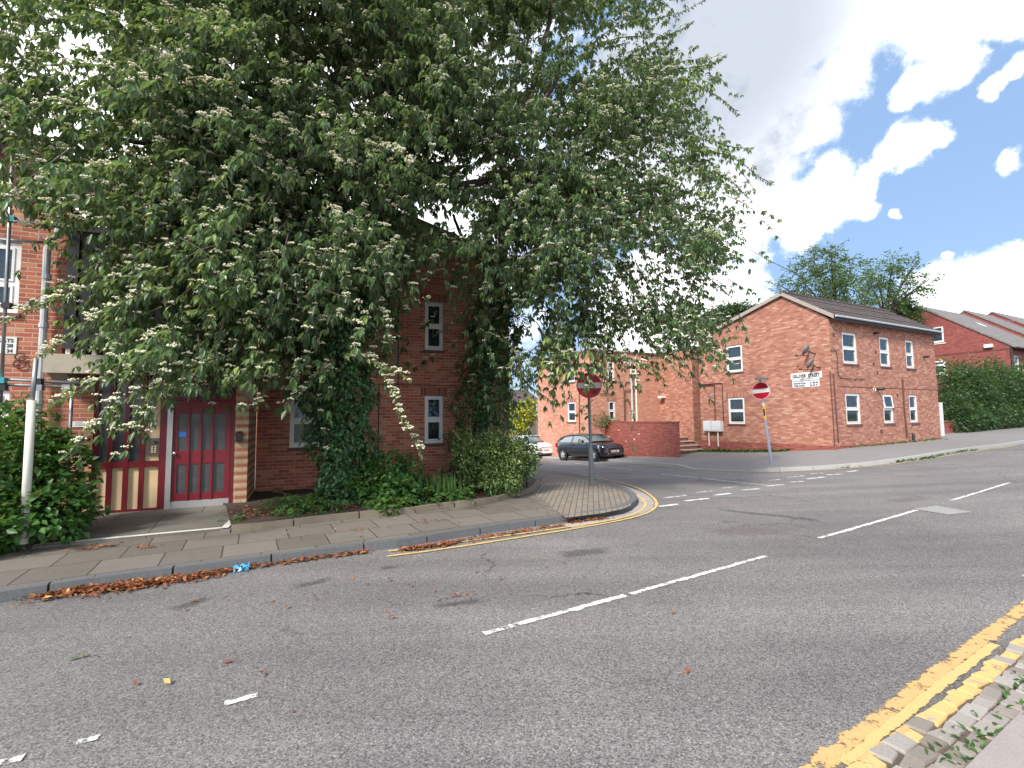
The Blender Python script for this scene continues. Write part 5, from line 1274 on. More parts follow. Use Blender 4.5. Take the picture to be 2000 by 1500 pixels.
def blossoms(name, c, size, parent, mat, r, per=11):
    n = len(c); off = r.normal(size=(n, per, 3))*np.array([.40, .40, .10]); off[..., 2] += .25-.5*(off[..., 0]**2+off[..., 1]**2)*.5
    p = (c[:, None]+off*size[:, None, None]).reshape(-1, 3); rad = np.repeat(size, per)*r.uniform(.20, .34, n*per)
    v = (p[:, None]+OCT_V[None]*rad[:, None, None]*np.array([1, 1, .7])).reshape(-1, 3)
    f = (np.arange(len(p))[:, None, None]*6+OCT_F[None]).reshape(-1, 3); return np_mesh(name, v, f, mat, parent)
# crown density over the picture, 100 px cells, used with a depth of several metres for each cell
DENS = np.array([
 [3,3,4.5,7,8,8,8,8,8,8,8,7,3,.3,0,0],
 [3,3,4.5,8,9,8,7,8,9,9,9,9,6,2.5,.1,0],
 [3,3.5,4.5,7,9,9,8,9,9,9,9,9,8,4,.4,0],
 [3.2,5,6,7,9,9,9,7,6,7,9,9,9,6.5,1.4,0],
 [.2,1.,5,7,9,9,9,8,3,5.5,9,9,9,7.5,1.,0],
 [.1,.8,6,7,7,8,8,4,.5,5,8,9,9,7.5,.8,0],
 [.1,1.4,6,8,7,4.5,4.5,2.4,.2,3.5,7,8,7.5,4.5,.2,0],
 [0,.3,2.6,1.6,.2,.45,.9,1.1,.1,1.2,2.0,.6,.2,0,0,0],
 [0,.1,.1,0,0,0,0,.1,0,0,0,0,0,0,0,0]], float)
def dens(px, py):
    x = np.clip(px/100-.5, 0, 14.999); y = np.clip(py/100-.5, 0, 7.999); i = x.astype(int); j = y.astype(int); a = x-i; b = y-j
    return DENS[j, i]*(1-a)*(1-b)+DENS[j, i+1]*a*(1-b)+DENS[j+1, i]*(1-a)*b+DENS[j+1, i+1]*a*b
def inside_building(p):
    q = p-FRA.O; u = q@FRA.d; w = q@FRA.n; z = p[:, 2]
    a = (u > up1-.1) & (u < uend+.4) & (w > -.15) & (z < 7.4)
    b = (u <= up1+.2) & (w > wb-.12) & (z < ze+.35)
    return a | b
r = np.random.default_rng(11)
NT = 13200
# boughs: flattened masses of sprays at their own distance, with gaps between them
NB = 470
bx = r.uniform(-120, 1500, NB*6); by = r.uniform(-160, 860, NB*6); kb = r.uniform(0, 9, NB*6) < dens(bx, by); bx, by = bx[kb][:NB], by[kb][:NB]
bf = np.interp(bx, [-100, 200, 500, 900, 1500], [5.9, 6.3, 7.0, 8.0, 9.7]); bY = bf+np.interp(bx, [0, 600, 1000, 1500], [3.8, 4.0, 4.2, 2.6])*r.beta(1.1, 1.4, len(bx))
bw = r.uniform(.5, 1.6, len(bx)); pick = r.choice(len(bx), NT*2, p=bw/bw.sum())
sc_ = 8.5/bY[pick]
px = bx[pick]+r.normal(size=NT*2)*50*sc_; py = by[pick]+r.normal(size=NT*2)*27*sc_; Y = bY[pick]+r.normal(size=NT*2)*.33
keep = r.uniform(0, 5, len(px)) < dens(px, py); px, py, Y, pick = px[keep][:NT], py[keep][:NT], Y[keep][:NT], pick[keep][:NT]
fill = NT//6        # a thin veil of inner sprays
fx = r.uniform(-120, 1500, fill*5); fy = r.uniform(-160, 860, fill*5); kf = r.uniform(0, 9, fill*5) < dens(fx, fy); fx, fy = fx[kf][:fill], fy[kf][:fill]
px = np.concatenate([px, fx]); py = np.concatenate([py, fy]); Y = np.concatenate([Y, np.interp(fx, [-100, 200, 500, 900, 1500], [8.4, 8.9, 9.4, 10.4, 10.8])+r.normal(size=len(fx))*.6])
btint = np.concatenate([r.normal(0, .15, len(bx))[pick], np.full(len(fx), -.1)])
P = np.stack([atY(a, b, c) for a, b, c in zip(px, py, Y)])
ok = ~inside_building(P) & (P[:, 2] > 1.25)
GAPS = np.array([(110,25,38),(60,65,30),(150,75,40),(185,120,34),(190,185,26),(110,190,14),(265,262,24),(205,300,20),(150,300,14),(20,110,24),(250,30,24),(330,80,22),(300,215,20),(340,300,22),(430,305,20),(610,285,16),(625,155,16),(850,295,20),(860,395,26),(905,420,26),(1040,640,22),(1100,560,20),(1220,560,18),(1260,300,18),(1340,345,22),(1000,100,14),(930,330,14),(1030,665,22)], float)
gd_ = np.min(np.hypot(px[:, None]-GAPS[:, 0], (py[:, None]-GAPS[:, 1])*1.15)-GAPS[:, 2]*1.0, 1)
ok &= (gd_ > 0) | (r.random(len(px)) < .07)
P, px, py, btint = P[ok], px[ok], py[ok], btint[ok]
TR = [np.array(gnd(665, 985, .17)), np.array(gnd(938, 950, .17))]
TR[0] = TR[0]+np.array([0, .25, 0]); TR[1] = TR[1]+np.array([0, .25, 0])
def tree_of(P): 
    return (P[:, 0] > -1.9+.18*(P[:, 2]-4)).astype(int)
which = tree_of(P)
roots = [empty('flowering_tree', TR[0], 0, 'large white flowering tree with the ivy covered trunk left, branches hanging over the maroon door', 'tree', 'flowering street trees'),
         empty('flowering_tree', TR[1], 0, 'large white flowering tree with the ivy covered trunk right, arching over the side street', 'tree', 'flowering street trees')]
# explicit arching shoots seen at the crown edge: (pixels, distance, tree, blossom)
EX = [([(1140,95),(1168,78),(1196,53),(1238,42),(1294,34),(1333,25),(1378,-2)],9.6,1,.2),([(1230,125),(1263,95),(1291,70),(1325,62),(1354,42)],9.8,1,.2),([(1260,150),(1308,134),(1364,132),(1398,120),(1420,106)],9.6,1,.25),
 ([(1300,150),(1350,157),(1386,179),(1414,196),(1442,224)],9.9,1,.2),([(1310,262),(1364,269),(1406,280),(1448,291),(1473,288)],10,1,.2),([(1340,290),(1406,297),(1448,316),(1476,342),(1510,361)],10,1,.2),([(1360,330),(1420,347),(1442,367),(1465,389)],10.1,1,.2),
 ([(1150,-10),(1179,6),(1213,14),(1232,36)],9.2,1,.2),([(1170,85),(1213,73),(1246,70),(1277,70)],9.5,1,.2),([(1320,500),(1377,535),(1405,560),(1430,581)],10.3,1,.3),([(1300,430),(1360,448),(1390,462),(1416,483)],10.2,1,.2),([(1330,545),(1374,528),(1412,521)],10.3,1,.2),
 ([(1330,610),(1377,623),(1404,628),(1426,644)],10.2,1,.3),([(1290,610),(1346,644),(1375,668),(1395,686),(1420,702),(1442,716)],9.6,1,.5),([(1240,640),(1290,686),(1305,705),(1318,721),(1346,745)],9.6,1,.4),([(1060,700),(1097,721),(1120,728),(1140,727)],9.6,1,.3),([(1050,640),(1090,700),(1130,690)],9.4,1,.3),
 ([(1000,720),(1040,760),(1075,780),(1085,812)],9.6,1,.4),([(940,560),(900,620),(870,640),(850,655)],9.9,1,.2),([(960,600),(925,640),(890,610),(860,620)],10,1,.2),([(930,640),(965,655),(985,665)],9.7,1,.5),
 ([(330,520),(260,540),(194,550),(110,583),(48,609),(0,631)],6.2,0,.9),([(340,560),(275,572),(183,620),(128,660),(77,697)],6.0,0,.9),([(340,640),(279,671),(220,726),(165,759),(95,792)],6.0,0,.8),([(270,700),(235,755),(200,815),(160,860),(121,898)],5.7,0,.8),
 ([(320,740),(290,788),(262,820),(238,843)],6.0,0,.8),([(420,700),(359,715),(335,722),(312,727)],6.3,0,1.),([(330,415),(270,420),(160,430),(45,443)],6.4,0,.9),([(700,690),(747,720),(767,760),(783,817),(813,860),(823,893)],7.6,0,1.4),([(670,690),(717,700),(767,720),(803,743)],7.6,0,1.2),
 ([(650,700),(600,750),(580,772),(555,792)],7.6,0,1.),([(560,700),(517,757),(505,780),(498,805)],7.5,0,.9),([(420,700),(377,733),(363,770)],6.6,0,.6),([(600,640),(640,618),(663,613),(690,628)],7.3,0,1.2),([(560,430),(530,480),(515,510),(505,545)],7.4,0,1.3),([(730,560),(745,590),(760,640),(762,690)],7.8,0,.8),
 ([(760,470),(750,500),(755,550),(760,575)],7.9,0,.9),([(620,260),(700,280),(780,290),(800,325)],7.0,0,1.3),([(640,270),(650,300),(665,325)],7.0,0,1.),([(350,110),(300,230),(260,250)],6.2,0,.8),([(460,160),(400,165),(350,130)],6.4,0,1.),([(820,200),(930,150),(1010,120)],8,1,.4),
 ([(200,220),(100,200),(-20,215)],6.2,0,.7),([(220,130),(120,120),(-10,150)],6.2,0,.5),([(260,320),(140,330),(60,370),(20,385)],6.1,0,.9),([(230,60),(120,30),(0,60)],6.3,0,.5)]
exP, exD, exN, exL, exW, exT, exF, exB = [], [], [], [], [], [], [], []
twm = [MB(), MB()]
for pts, Yd, tr, fl in EX:
    q = [atY(x, y, Yd+.25*math.sin(i*1.7)) for i, (x, y) in enumerate(pts)]; q = smooth_line3 = [np.array(a) for a in q]
    for _ in range(2):
        o_ = [q[0]]
        for a, b in zip(q[:-1], q[1:]): o_ += [a*.75+b*.25, a*.25+b*.75]
        q = o_+[q[-1]]
    twm[tr].tube([tuple(a) for a in q], list(np.linspace(.014, .004, len(q))), 5, False)
    seg = np.array(q); ln = np.concatenate([[0], np.cumsum(np.linalg.norm(np.diff(seg, axis=0), axis=1))]); k = int(ln[-1]/.018)
    s = np.sort(r.uniform(0, ln[-1], k)); p = np.stack([np.interp(s, ln, seg[:, c]) for c in range(3)], 1); tn = unit(np.stack([np.interp(np.minimum(s+.05, ln[-1]), ln, seg[:, c])-np.interp(np.maximum(s-.05, 0), ln, seg[:, c]) for c in range(3)], 1))
    lat = unit(np.cross(tn, np.array([0, 0, 1.])+r.normal(size=tn.shape)*.3)); sg = np.where(r.random(k) < .5, 1., -1.)[:, None]
    d = tn*.5+lat*sg*.7+np.array([0, 0, -.55])*r.uniform(.2, 1.6, (k, 1))+r.normal(size=p.shape)*.2; n = np.array([0, 0, .9])+lat*sg*.4+r.normal(size=p.shape)*.35
    sz = r.uniform(.07, .13, k)*np.clip(1.25-.6*s/ln[-1], .5, 1.2)
    exP.append(p); exD.append(d); exN.append(n); exL.append(sz); exW.append(sz*.40); exT.append(np.clip(r.normal(.48, .2, k)+.15*(fl > .8), 0, 1)); exF.append(np.full(k, tr))
    nb = int(ln[-1]/.10*fl*1.1)
    if nb:
        s = r.uniform(.1, 1, nb)*ln[-1]; bpos = np.stack([np.interp(s, ln, seg[:, c]) for c in range(3)], 1)+np.array([0, 0, .035])+r.normal(size=(nb, 3))*.03; exB.append((tr, bpos))
cat = lambda a: np.concatenate(a)
exP, exD, exN, exL, exW, exT, exF = map(cat, (exP, exD, exN, exL, exW, exT, exF))
for tr in (0, 1):
    R_ = roots[tr]; sel = which == tr; p0 = P[sel]; n = len(p0)
    ax = np.array([TR[tr][0], TR[tr][1], 6.0]); ctr_ = np.array([-3.2, 9.2, 6.5]) if tr == 0 else np.array([.6, 10.8, 6.5])
    out = unit((p0-ctr_)*np.array([1, 1, .55])); dr = out*.9+r.normal(size=(n, 3))*.55; dr[:, 2] += .05
    L = r.uniform(.32, .75, n); droop = r.uniform(.15, .65, n); base = r.uniform(.11, .175, n)*np.interp(px[sel], [0, 800, 1250], [1, .98, .76])
    twt = np.clip(r.normal(.45, .16, n)+btint[sel]+.08*(dens(px[sel], py[sel]) < 5), 0, 1)
    p, d, nn, lL, lW, pos = twigs(p0-unit(dr)*L[:, None]*.5, dr, L, droop, 18, base, base*.40, r, hang=.75, nodes=3)
    tint = np.repeat(twt, 18)+r.normal(size=n*18)*.10
    okk = ~inside_building(p); es = exF == tr
    leaf_obj('crown', cat([p[okk], exP[es]]), cat([d[okk], exD[es]]), cat([nn[okk], exN[es]]), cat([lL[okk], exL[es]]), cat([lW[okk], exW[es]]), cat([tint[okk], exT[es]]), 'leafT', R_)
    m = twm[tr]
    for i in range(0, n, 5): m.tube([tuple(pos[i, 0]*2-pos[i, 6]), tuple(pos[i, 0]), tuple(pos[i, 6]), tuple(pos[i, 12])], [.010, .008, .006, .004], 4, False)
    o = m.build('twigs', 'twig', R_, uv=False); o.matrix_parent_inverse = Matrix.Translation(R_.location).inverted()
    pf = np.where(px[sel] < 760, .66, .46)*np.where(py[sel] < 60, .6, 1); fsel = r.random(n) < pf
    c = pos[fsel][:, [1, 7, 13]].reshape(-1, 3); c = c[r.random(len(c)) < .6]+np.array([0, 0, .035])+r.normal(size=(1, 3))*.01
    c = cat([c]+[b for t_, b in exB if t_ == tr]); c = c[~inside_building(c)]
    blossoms('blossoms', c, r.uniform(.045, .085, len(c)), R_, 'blossom' if tr == 0 else 'blossom_pale', r)
def limb(tr, name, pts, rad):
    q = [np.array(a, float) for a in pts]
    for _ in range(2):
        o_ = [q[0]]
        for a, b in zip(q[:-1], q[1:]): o_ += [a*.75+b*.25, a*.25+b*.75]
        q = o_+[q[-1]]
    m = MB(); m.tube([tuple(a+r.normal(size=3)*.012) for a in q], list(np.linspace(rad[0], rad[1], len(q))), 10)
    o = m.build(name, 'bark', roots[tr], smooth=True, uv=False); o.matrix_parent_inverse = Matrix.Translation(roots[tr].location).inverted()
def aY(l, Y0, Y1=None): 
    Y1 = Y1 or Y0; n = len(l); return [atY(x, y, Y0+(Y1-Y0)*i/(n-1)) for i, (x, y) in enumerate(l)]
t0 = TR[0]; t1 = TR[1]
limb(0, 'trunk', [t0-[0, 0, .3]]+aY([(662,900),(668,760),(680,600),(690,480),(700,420)], t0[1]), (.20, .13))
limb(0, 'limb', aY([(700,425),(740,400),(790,385),(850,372),(930,355),(1010,345),(1090,360)], t0[1], t0[1]+.3), (.12, .05))
limb(0, 'limb', aY([(690,480),(640,330),(560,220),(520,195),(440,160),(400,90)], t0[1], 8.2), (.12, .05))
limb(0, 'limb', aY([(560,220),(600,180),(680,165),(760,165),(830,185)], 9, 8.6), (.08, .04))
limb(0, 'limb', aY([(690,520),(600,420),(470,330),(330,290),(230,270)], 9.5, 7.4), (.09, .03))
limb(0, 'limb', aY([(400,150),(405,90),(440,40),(520,10),(560,-40)], 8.3, 7.8), (.08, .04))
limb(0, 'limb', aY([(640,330),(720,240),(760,120),(770,0)], 9, 8.6), (.08, .03))
limb(1, 'trunk', [t1-[0, 0, .3]]+aY([(935,860),(948,760),(962,650),(972,560),(985,470),(982,440)], t1[1]), (.20, .11))
limb(1, 'limb', aY([(965,640),(1010,560),(1050,530),(1085,505),(1150,470),(1220,420),(1300,380)], t1[1], 10.2), (.13, .05))
limb(1, 'limb', aY([(982,450),(985,400),(970,350),(1010,250),(1060,120),(1080,0)], t1[1], 9.4), (.09, .04))
limb(1, 'limb', aY([(985,470),(1060,380),(1150,300),(1280,200),(1310,110)], t1[1], 10), (.09, .03))
limb(1, 'limb', aY([(970,570),(930,500),(905,470),(885,420)], t1[1], 10.4), (.06, .03))
limb(1, 'limb', aY([(1010,250),(1085,170),(1100,100)], 9.8, 9.2), (.05, .03))
# ivy sleeves on both trunks
def ivy(label, axis, rad, n, lsize, seed, flat=.8, mat='leafIvy'):
    r = np.random.default_rng(seed); A_ = np.array(axis); ln = np.concatenate([[0], np.cumsum(np.linalg.norm(np.diff(A_, axis=0), axis=1))])
    s = r.uniform(0, ln[-1], n); c = np.stack([np.interp(s, ln, A_[:, k]) for k in range(3)], 1); R_ = np.interp(s, ln, rad); th = r.uniform(0, 2*math.pi, n)
    lump = 1+.22*np.sin(3*th+s*2.1)+.16*np.sin(5*th-s*4.7+1)+.12*np.sin(s*7)
    o_ = np.stack([np.cos(th), np.sin(th)*flat, np.zeros(n)], 1); p = c+o_*(R_*lump*r.uniform(.72, 1.06, n)**.8)[:, None]
    d = np.array([0, 0, -.8])+o_*.45+r.normal(size=p.shape)*.4; nn = o_+np.array([0, 0, .45])+r.normal(size=p.shape)*.35
    sz = r.uniform(.6, 1.3, n)*lsize; ok = ~inside_building(p)
    root = empty('ivy', A_[0], 0, label, 'ivy', 'ivy on the tree trunks')
    leaf_obj('foliage', p[ok], d[ok], nn[ok], sz[ok], (sz*.85)[ok], r.normal(.42, .2, n)[ok], mat, root, curl=.1, fold=.08)
    m = MB()
    for k in range(6):
        a = k*1.05; pts = [tuple(A_[i]+np.array([math.cos(a+i), math.sin(a+i)*flat, 0])*rad[i]*.5) for i in range(len(A_))]; m.tube(pts, .012, 5, False)
    o = m.build('stems', 'twig', root, uv=False); o.matrix_parent_inverse = Matrix.Translation(root.location).inverted(); return root
k_ = t0[1]/930
ivy('thick dark ivy wrapped round the left tree trunk in front of the half hidden window', aY([(672,985),(670,900),(668,810),(665,720),(660,620),(665,520),(690,440)], t0[1]), [48*k_, 52*k_, 58*k_, 64*k_, 78*k_, 80*k_, 60*k_], 13500, .075, 21)
k_ = t1[1]/930
ivy('dark ivy sleeve on the right tree trunk beside the brick corner', aY([(932,950),(936,890),(950,800),(955,720),(966,640),(985,560),(1000,510)], t1[1]), [64*k_, 62*k_, 56*k_, 50*k_, 48*k_, 48*k_, 34*k_], 12000, .07, 22)
# shrubs and bedding
def bush(name, label, cat_, lumps, n, lsize, ratio, mat, seed, group=None, tmean=.42, tvar=.2, top=0., stems=5, upl=.3, zmin=None):
    r = np.random.default_rng(seed); w = np.array([l[1][0]*l[1][1]+l[1][0]*l[1][2] for l in lumps]); pick = r.choice(len(lumps), n, p=w/w.sum())
    c = np.array([l[0] for l in lumps])[pick]; R_ = np.array([l[1] for l in lumps])[pick]
    o_ = unit(r.normal(size=(n, 3))); rad = r.uniform(.35, 1, n)**.45*(1+.18*np.sin(o_[:, 0]*7+pick)+.15*np.sin(o_[:, 2]*9+o_[:, 1]*6))
    p = c+o_*R_*rad[:, None]
    if zmin is not None: p[:, 2] = np.maximum(p[:, 2], zmin+r.random(n)*.1)
    d = o_*.8+np.array([0, 0, -.15])+r.normal(size=p.shape)*.5; nn = o_*.6+np.array([0, 0, .8])+r.normal(size=p.shape)*.45
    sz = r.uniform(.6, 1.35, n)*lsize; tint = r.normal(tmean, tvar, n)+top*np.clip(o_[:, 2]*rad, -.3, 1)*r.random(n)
    b = np.mean([l[0] for l in lumps], 0); b[2] = min(l[0][2]-l[1][2] for l in lumps)
    root = empty(name, b, 0, label, cat_, group)
    leaf_obj('foliage', p, d, nn, sz, sz*ratio, tint, mat, root, curl=.12, fold=.1)
    m = MB()
    for i in range(stems):
        l = lumps[i % len(lumps)]; e = np.array(l[0])+r.normal(size=3)*np.array(l[1])*.35; a = np.array([l[0][0]+r.normal()*l[1][0]*.25, l[0][1]+r.normal()*l[1][1]*.25, b[2]-.1]); m.tube([tuple(a), tuple((a+e)/2+r.normal(size=3)*.05), tuple(e)], [.022, .016, .008], 6, False)
    o = m.build('stems', 'bark', root, uv=False); o.matrix_parent_inverse = Matrix.Translation(root.location).inverted(); return root
def PY(x, y, Y): return tuple(atY(x, y, Y))
def LY(x, y, Y, rx_, rz_, ry=None): 
    k = Y/930; return (PY(x, y, Y), (rx_*k, (ry or rx_)*k, rz_*k))
bush('leafy_shrub', 'bright green leafy shrub behind the white scaffold sleeve at lower left', 'shrub', [LY(20, 900, 6.7, 85, 75), LY(95, 920, 6.9, 62, 90), LY(60, 1000, 6.5, 90, 65), LY(125, 1000, 6.9, 36, 50), LY(-60, 980, 6.2, 90, 90), LY(20, 830, 7, 40, 50), LY(-20, 1030, 6., 60, 40)], 8500, .105, .62, 'leafBush', 31, stems=9)
yh = gnd(1000, 960, .2)[1]+.25
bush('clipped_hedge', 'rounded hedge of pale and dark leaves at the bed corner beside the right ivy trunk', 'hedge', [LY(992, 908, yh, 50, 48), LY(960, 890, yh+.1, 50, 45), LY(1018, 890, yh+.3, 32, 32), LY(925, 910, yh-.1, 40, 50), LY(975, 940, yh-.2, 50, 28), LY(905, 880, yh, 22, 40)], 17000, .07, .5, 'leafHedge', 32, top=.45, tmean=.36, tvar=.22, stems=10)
yb = gnd(740, 985, .2)[1]
bush('bed_shrub', 'dark green ivy like shrub between the two trunks against the wall', 'shrub', [LY(755, 930, yb+.5, 50, 45), LY(720, 950, yb+.4, 45, 40), LY(770, 960, yb+.2, 40, 35), LY(800, 925, yb+.7, 25, 35)], 3600, .085, .7, 'leafFern', 33, tmean=.3)
def fronds(name, label, cat_, base, n, L, seed, mat='leafFern', spread=1., ll=.06, K=18, droop=.55, ratio=.4, lift=.9):
    r = np.random.default_rng(seed); th = r.uniform(0, 2*math.pi, n); el = r.uniform(.2, 1.1, n)*lift
    dr = np.stack([np.cos(th)*spread, np.sin(th)*spread, el], 1); p0 = np.array(base)+r.normal(size=(n, 3))*np.array([.10, .06, .02])*spread
    p, d, nn, lL, lW, pos = twigs(p0, dr, r.uniform(.6, 1.15, n)*L, r.uniform(.5, 1.3, n)*droop, K, np.full(n, ll), np.full(n, ll*ratio), r, side=1., hang=.2)
    root = empty(name, base, 0, label, cat_); leaf_obj('fronds', p, d, nn, lL, lW, np.repeat(r.normal(.45, .15, n), K)+r.normal(size=n*K)*.12, mat, root)
    m = MB()
    for i in range(n): m.tube([tuple(pos[i, 0]), tuple(pos[i, K//2]), tuple(pos[i, K-1])], .005, 4, False)
    o = m.build('stalks', 'twig', root, uv=False); o.matrix_parent_inverse = Matrix.Translation(root.location).inverted(); return root
fronds('fern', 'bright feathery fern at the left foot of the left ivy trunk', 'fern', gnd(598, 990, .2), 110, .75, 41, ll=.085)
fronds('bedding_plant', 'low green leafy plant by the edging right of the left trunk', 'plant', gnd(762, 987, .2), 70, .5, 42, ll=.12, K=10, ratio=.65)
fronds('bedding_plant', 'taller green leafy plant against the wall between the trunks', 'plant', gnd(808, 968, .2), 64, .75, 43, ll=.11, K=11, ratio=.6, lift=1.6, spread=.8)
fronds('bedding_plant', 'broad green plant at the left foot of the right trunk', 'plant', gnd(882, 972, .2), 64, .52, 44, ll=.10, K=10, ratio=.6)
fronds('bedding_plant', 'feathery green plant behind the strap leaved clump', 'plant', gnd(838, 972, .2), 60, .62, 45, ll=.08, lift=1.3)
fronds('weed_tuft', 'small green weed at the left end of the bed beside the pier', 'weed', gnd(466, 1012, .18), 12, .2, 46, ll=.07, K=6)
fronds('weed_tuft', 'small green weed beside the flat stone in the bed', 'weed', gnd(553, 1004, .18), 14, .2, 47, ll=.06, K=6)
b0 = gnd(862, 976, .18); n = 60; th = r.uniform(0, 2*math.pi, n); d = np.stack([np.cos(th)*.35, np.sin(th)*.35, np.ones(n)], 1)+r.normal(size=(n, 3))*.12
rt_ = empty('strap_leaf_clump', b0, 0, 'clump of upright strap shaped leaves in front of the right trunk', 'plant')
leaf_obj('blades', np.array(b0)+r.normal(size=(n, 3))*np.array([.16, .08, .01]), d, np.stack([np.cos(th), np.sin(th), np.full(n, .3)], 1), r.uniform(.3, .55, n), np.full(n, .035), r.normal(.6, .15, n), 'leafFern', rt_, curl=.22)
for v_ in (TR[1],):
    fronds('young_shoots', 'thin bare stemmed shoots under the right ivy trunk', 'plant', gnd(915, 958, .2), 24, .7, 48, mat='leafHedge', ll=.06, K=9, lift=2.2, spread=.5, droop=.2)
bush('yellow_shrub', 'bright yellow green shrub beyond the white car', 'shrub', [LY(1020, 815, 34, 25, 25), LY(1005, 835, 34, 25, 25), LY(1035, 800, 34.5, 18, 22), LY(1000, 800, 34, 20, 15)], 2600, .2, .6, 'leafYellow', 34, tmean=.5, tvar=.3)
bush('wall_top_shrub', 'olive green shrub showing above the garden wall', 'shrub', [LY(1172, 818, 26.5, 20, 13), LY(1190, 822, 26.5, 16, 9)], 1100, .10, .35, 'leafHedge', 35, tmean=.3)
lumps = []
rr_ = np.random.default_rng(8)
hd_ = np.array([.889, .459]); h0 = atY(1858, 790, 26.6)
for i in range(26):
    c = h0[:2]+hd_*i*.8; top = 3.2+.5*math.sin(i*.9)+rr_.normal()*.2-(.9 if i == 0 else 0)+.04*i
    lumps.append(((c[0]+rr_.normal()*.15, c[1]+.3+rr_.normal()*.2, .9+top*.55), (.95, .9, top*.48)))
    lumps.append(((c[0], c[1]-.2, 1.3), (.8, .75, .9)))
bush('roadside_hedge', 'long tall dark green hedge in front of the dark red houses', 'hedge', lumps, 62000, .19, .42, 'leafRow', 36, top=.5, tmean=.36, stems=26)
def loose_tree(label, base, trunk_top, clumps, n, ls, mat, seed, rad=.22, K=9, Lr=(.6, 1.3)):
    r = np.random.default_rng(seed); root = empty('background_tree', base, 0, label, 'tree', 'trees behind the corner building')
    m = MB(); m.tube([tuple(base), tuple((np.array(base)+trunk_top)/2+r.normal(size=3)*.15), tuple(trunk_top)], [rad*1.3, rad, rad*.7], 9); o = m.build('trunk', 'bark', root, smooth=True, uv=False); o.matrix_parent_inverse = Matrix.Translation(root.location).inverted()
    m = MB(); p0 = []; dr = []
    for c, R_ in clumps:
        c = np.array(c); m.tube([tuple(trunk_top-np.array([0, 0, .3])), tuple((np.array(trunk_top)*.5+c*.5)+np.array([0, 0, .25])), tuple(c), tuple(c+np.array([r.normal()*.3, r.normal()*.3, R_*.9]))], [rad*.5, rad*.3, rad*.15, .015], 6, False)
        k = int(n*R_**2/sum(q[1]**2 for q in clumps)); o_ = unit(r.normal(size=(k, 3))); p0.append(c+o_*R_*r.uniform(.2, 1, (k, 1))**.6*np.array([1, 1, .8])); dr.append(o_+r.normal(size=(k, 3))*.4+np.array([0, 0, .35]))
    o = m.build('limbs', 'bark', root, smooth=True, uv=False); o.matrix_parent_inverse = Matrix.Translation(root.location).inverted()
    p0 = cat(p0); dr = cat(dr); k = len(p0)
    p, d, nn, lL, lW, pos = twigs(p0, dr, r.uniform(*Lr, k), r.uniform(.1, .4, k), K, np.full(k, ls), np.full(k, ls*.5), r)
    leaf_obj('crown', p, d, nn, lL, lW, np.repeat(r.normal(.45, .2, k), K)+r.normal(size=k*K)*.1, mat, root); return root
def CY(x, y, Y, rp): return (PY(x, y, Y), rp*Y/930)
Yt = 36
loose_tree('loose spreading tree rising behind the left half of the tiled roof', atY(1640, 860, Yt), atY(1635, 640, Yt), [CY(1600, 560, Yt, 46), CY(1560, 540, Yt, 26), CY(1590, 510, Yt, 26), CY(1630, 515, Yt, 30), CY(1660, 530, Yt, 30), CY(1640, 575, Yt, 42), CY(1535, 580, Yt, 20), CY(1680, 580, Yt, 26), CY(1520, 555, Yt, 9), CY(1550, 605, Yt, 20), CY(1622, 490, Yt, 13), CY(1600, 600, Yt, 30)], 900, .20, 'leafFar', 51)
Yt = 38
loose_tree('thin open tree behind the right half of the tiled roof', atY(1730, 860, Yt), atY(1728, 620, Yt), [CY(1745, 510, Yt, 16), CY(1715, 535, Yt, 20), CY(1745, 545, Yt, 26), CY(1780, 530, Yt, 17), CY(1775, 565, Yt, 22), CY(1720, 575, Yt, 24), CY(1800, 560, Yt, 12), CY(1815, 545, Yt, 8), CY(1700, 555, Yt, 20), CY(1750, 590, Yt, 18), CY(1695, 600, Yt, 15), CY(1790, 510, Yt, 8)], 430, .20, 'leafFar', 52, Lr=(.5, 1.1))
Yt = 40
loose_tree('small rounded tree between the tiled roof and the first dark red house', atY(1760, 860, Yt), atY(1760, 640, Yt), [CY(1760, 606, Yt, 17), CY(1745, 612, Yt, 12), CY(1772, 612, Yt, 12)], 380, .22, 'leafFar', 53)
Yt = 46
loose_tree('dark tree beyond the back slope of the gable roof', atY(1425, 860, Yt), atY(1425, 660, Yt), [CY(1420, 620, Yt, 26), CY(1445, 612, Yt, 20), CY(1398, 625, Yt, 18), CY(1465, 607, Yt, 14), CY(1400, 640, Yt, 20), CY(1440, 640, Yt, 24)], 1000, .24, 'leafRow', 54)
# weeds along the wall foot and kerb
def weed_line(label, name, pts, n, size, dz, seed, jitter=.12):
    r = np.random.default_rng(seed); L = np.array(densify(pts, .05)); i = r.integers(0, len(L), n); b = L[i]+r.normal(size=(n, 2))*jitter; clump = .5+.5*np.sin(i*.35+3)*np.sin(i*.11)
    okc = r.random(n) < .25+.75*clump; b = b[okc]; k = len(b); p = np.concatenate([b, (T(b[:, 0], b[:, 1])+dz)[:, None]], 1); th = r.uniform(0, 2*math.pi, k); d = np.stack([np.cos(th)*.8, np.sin(th)*.8, r.uniform(.2, 1.2, k)], 1)
    sz = r.uniform(.5, 1.4, k)*size; o = leaf_obj(name, p, d, np.stack([np.cos(th)*.2, np.sin(th)*.2, np.ones(k)], 1), sz, sz*.35, r.normal(.55, .22, k), 'leafBush', None, curl=.3); return tag(o, label, 'weeds', None, 'stuff')
gbase = [tuple(FRB.wp(-.12, w, 0)[:2]) for w in (.2, 2, 4, WB-.3)]
weed_line('green weeds growing along the foot of the gable wall', 'wall_foot_weeds', gbase[1:], 1300, .20, .09, 61, .14)
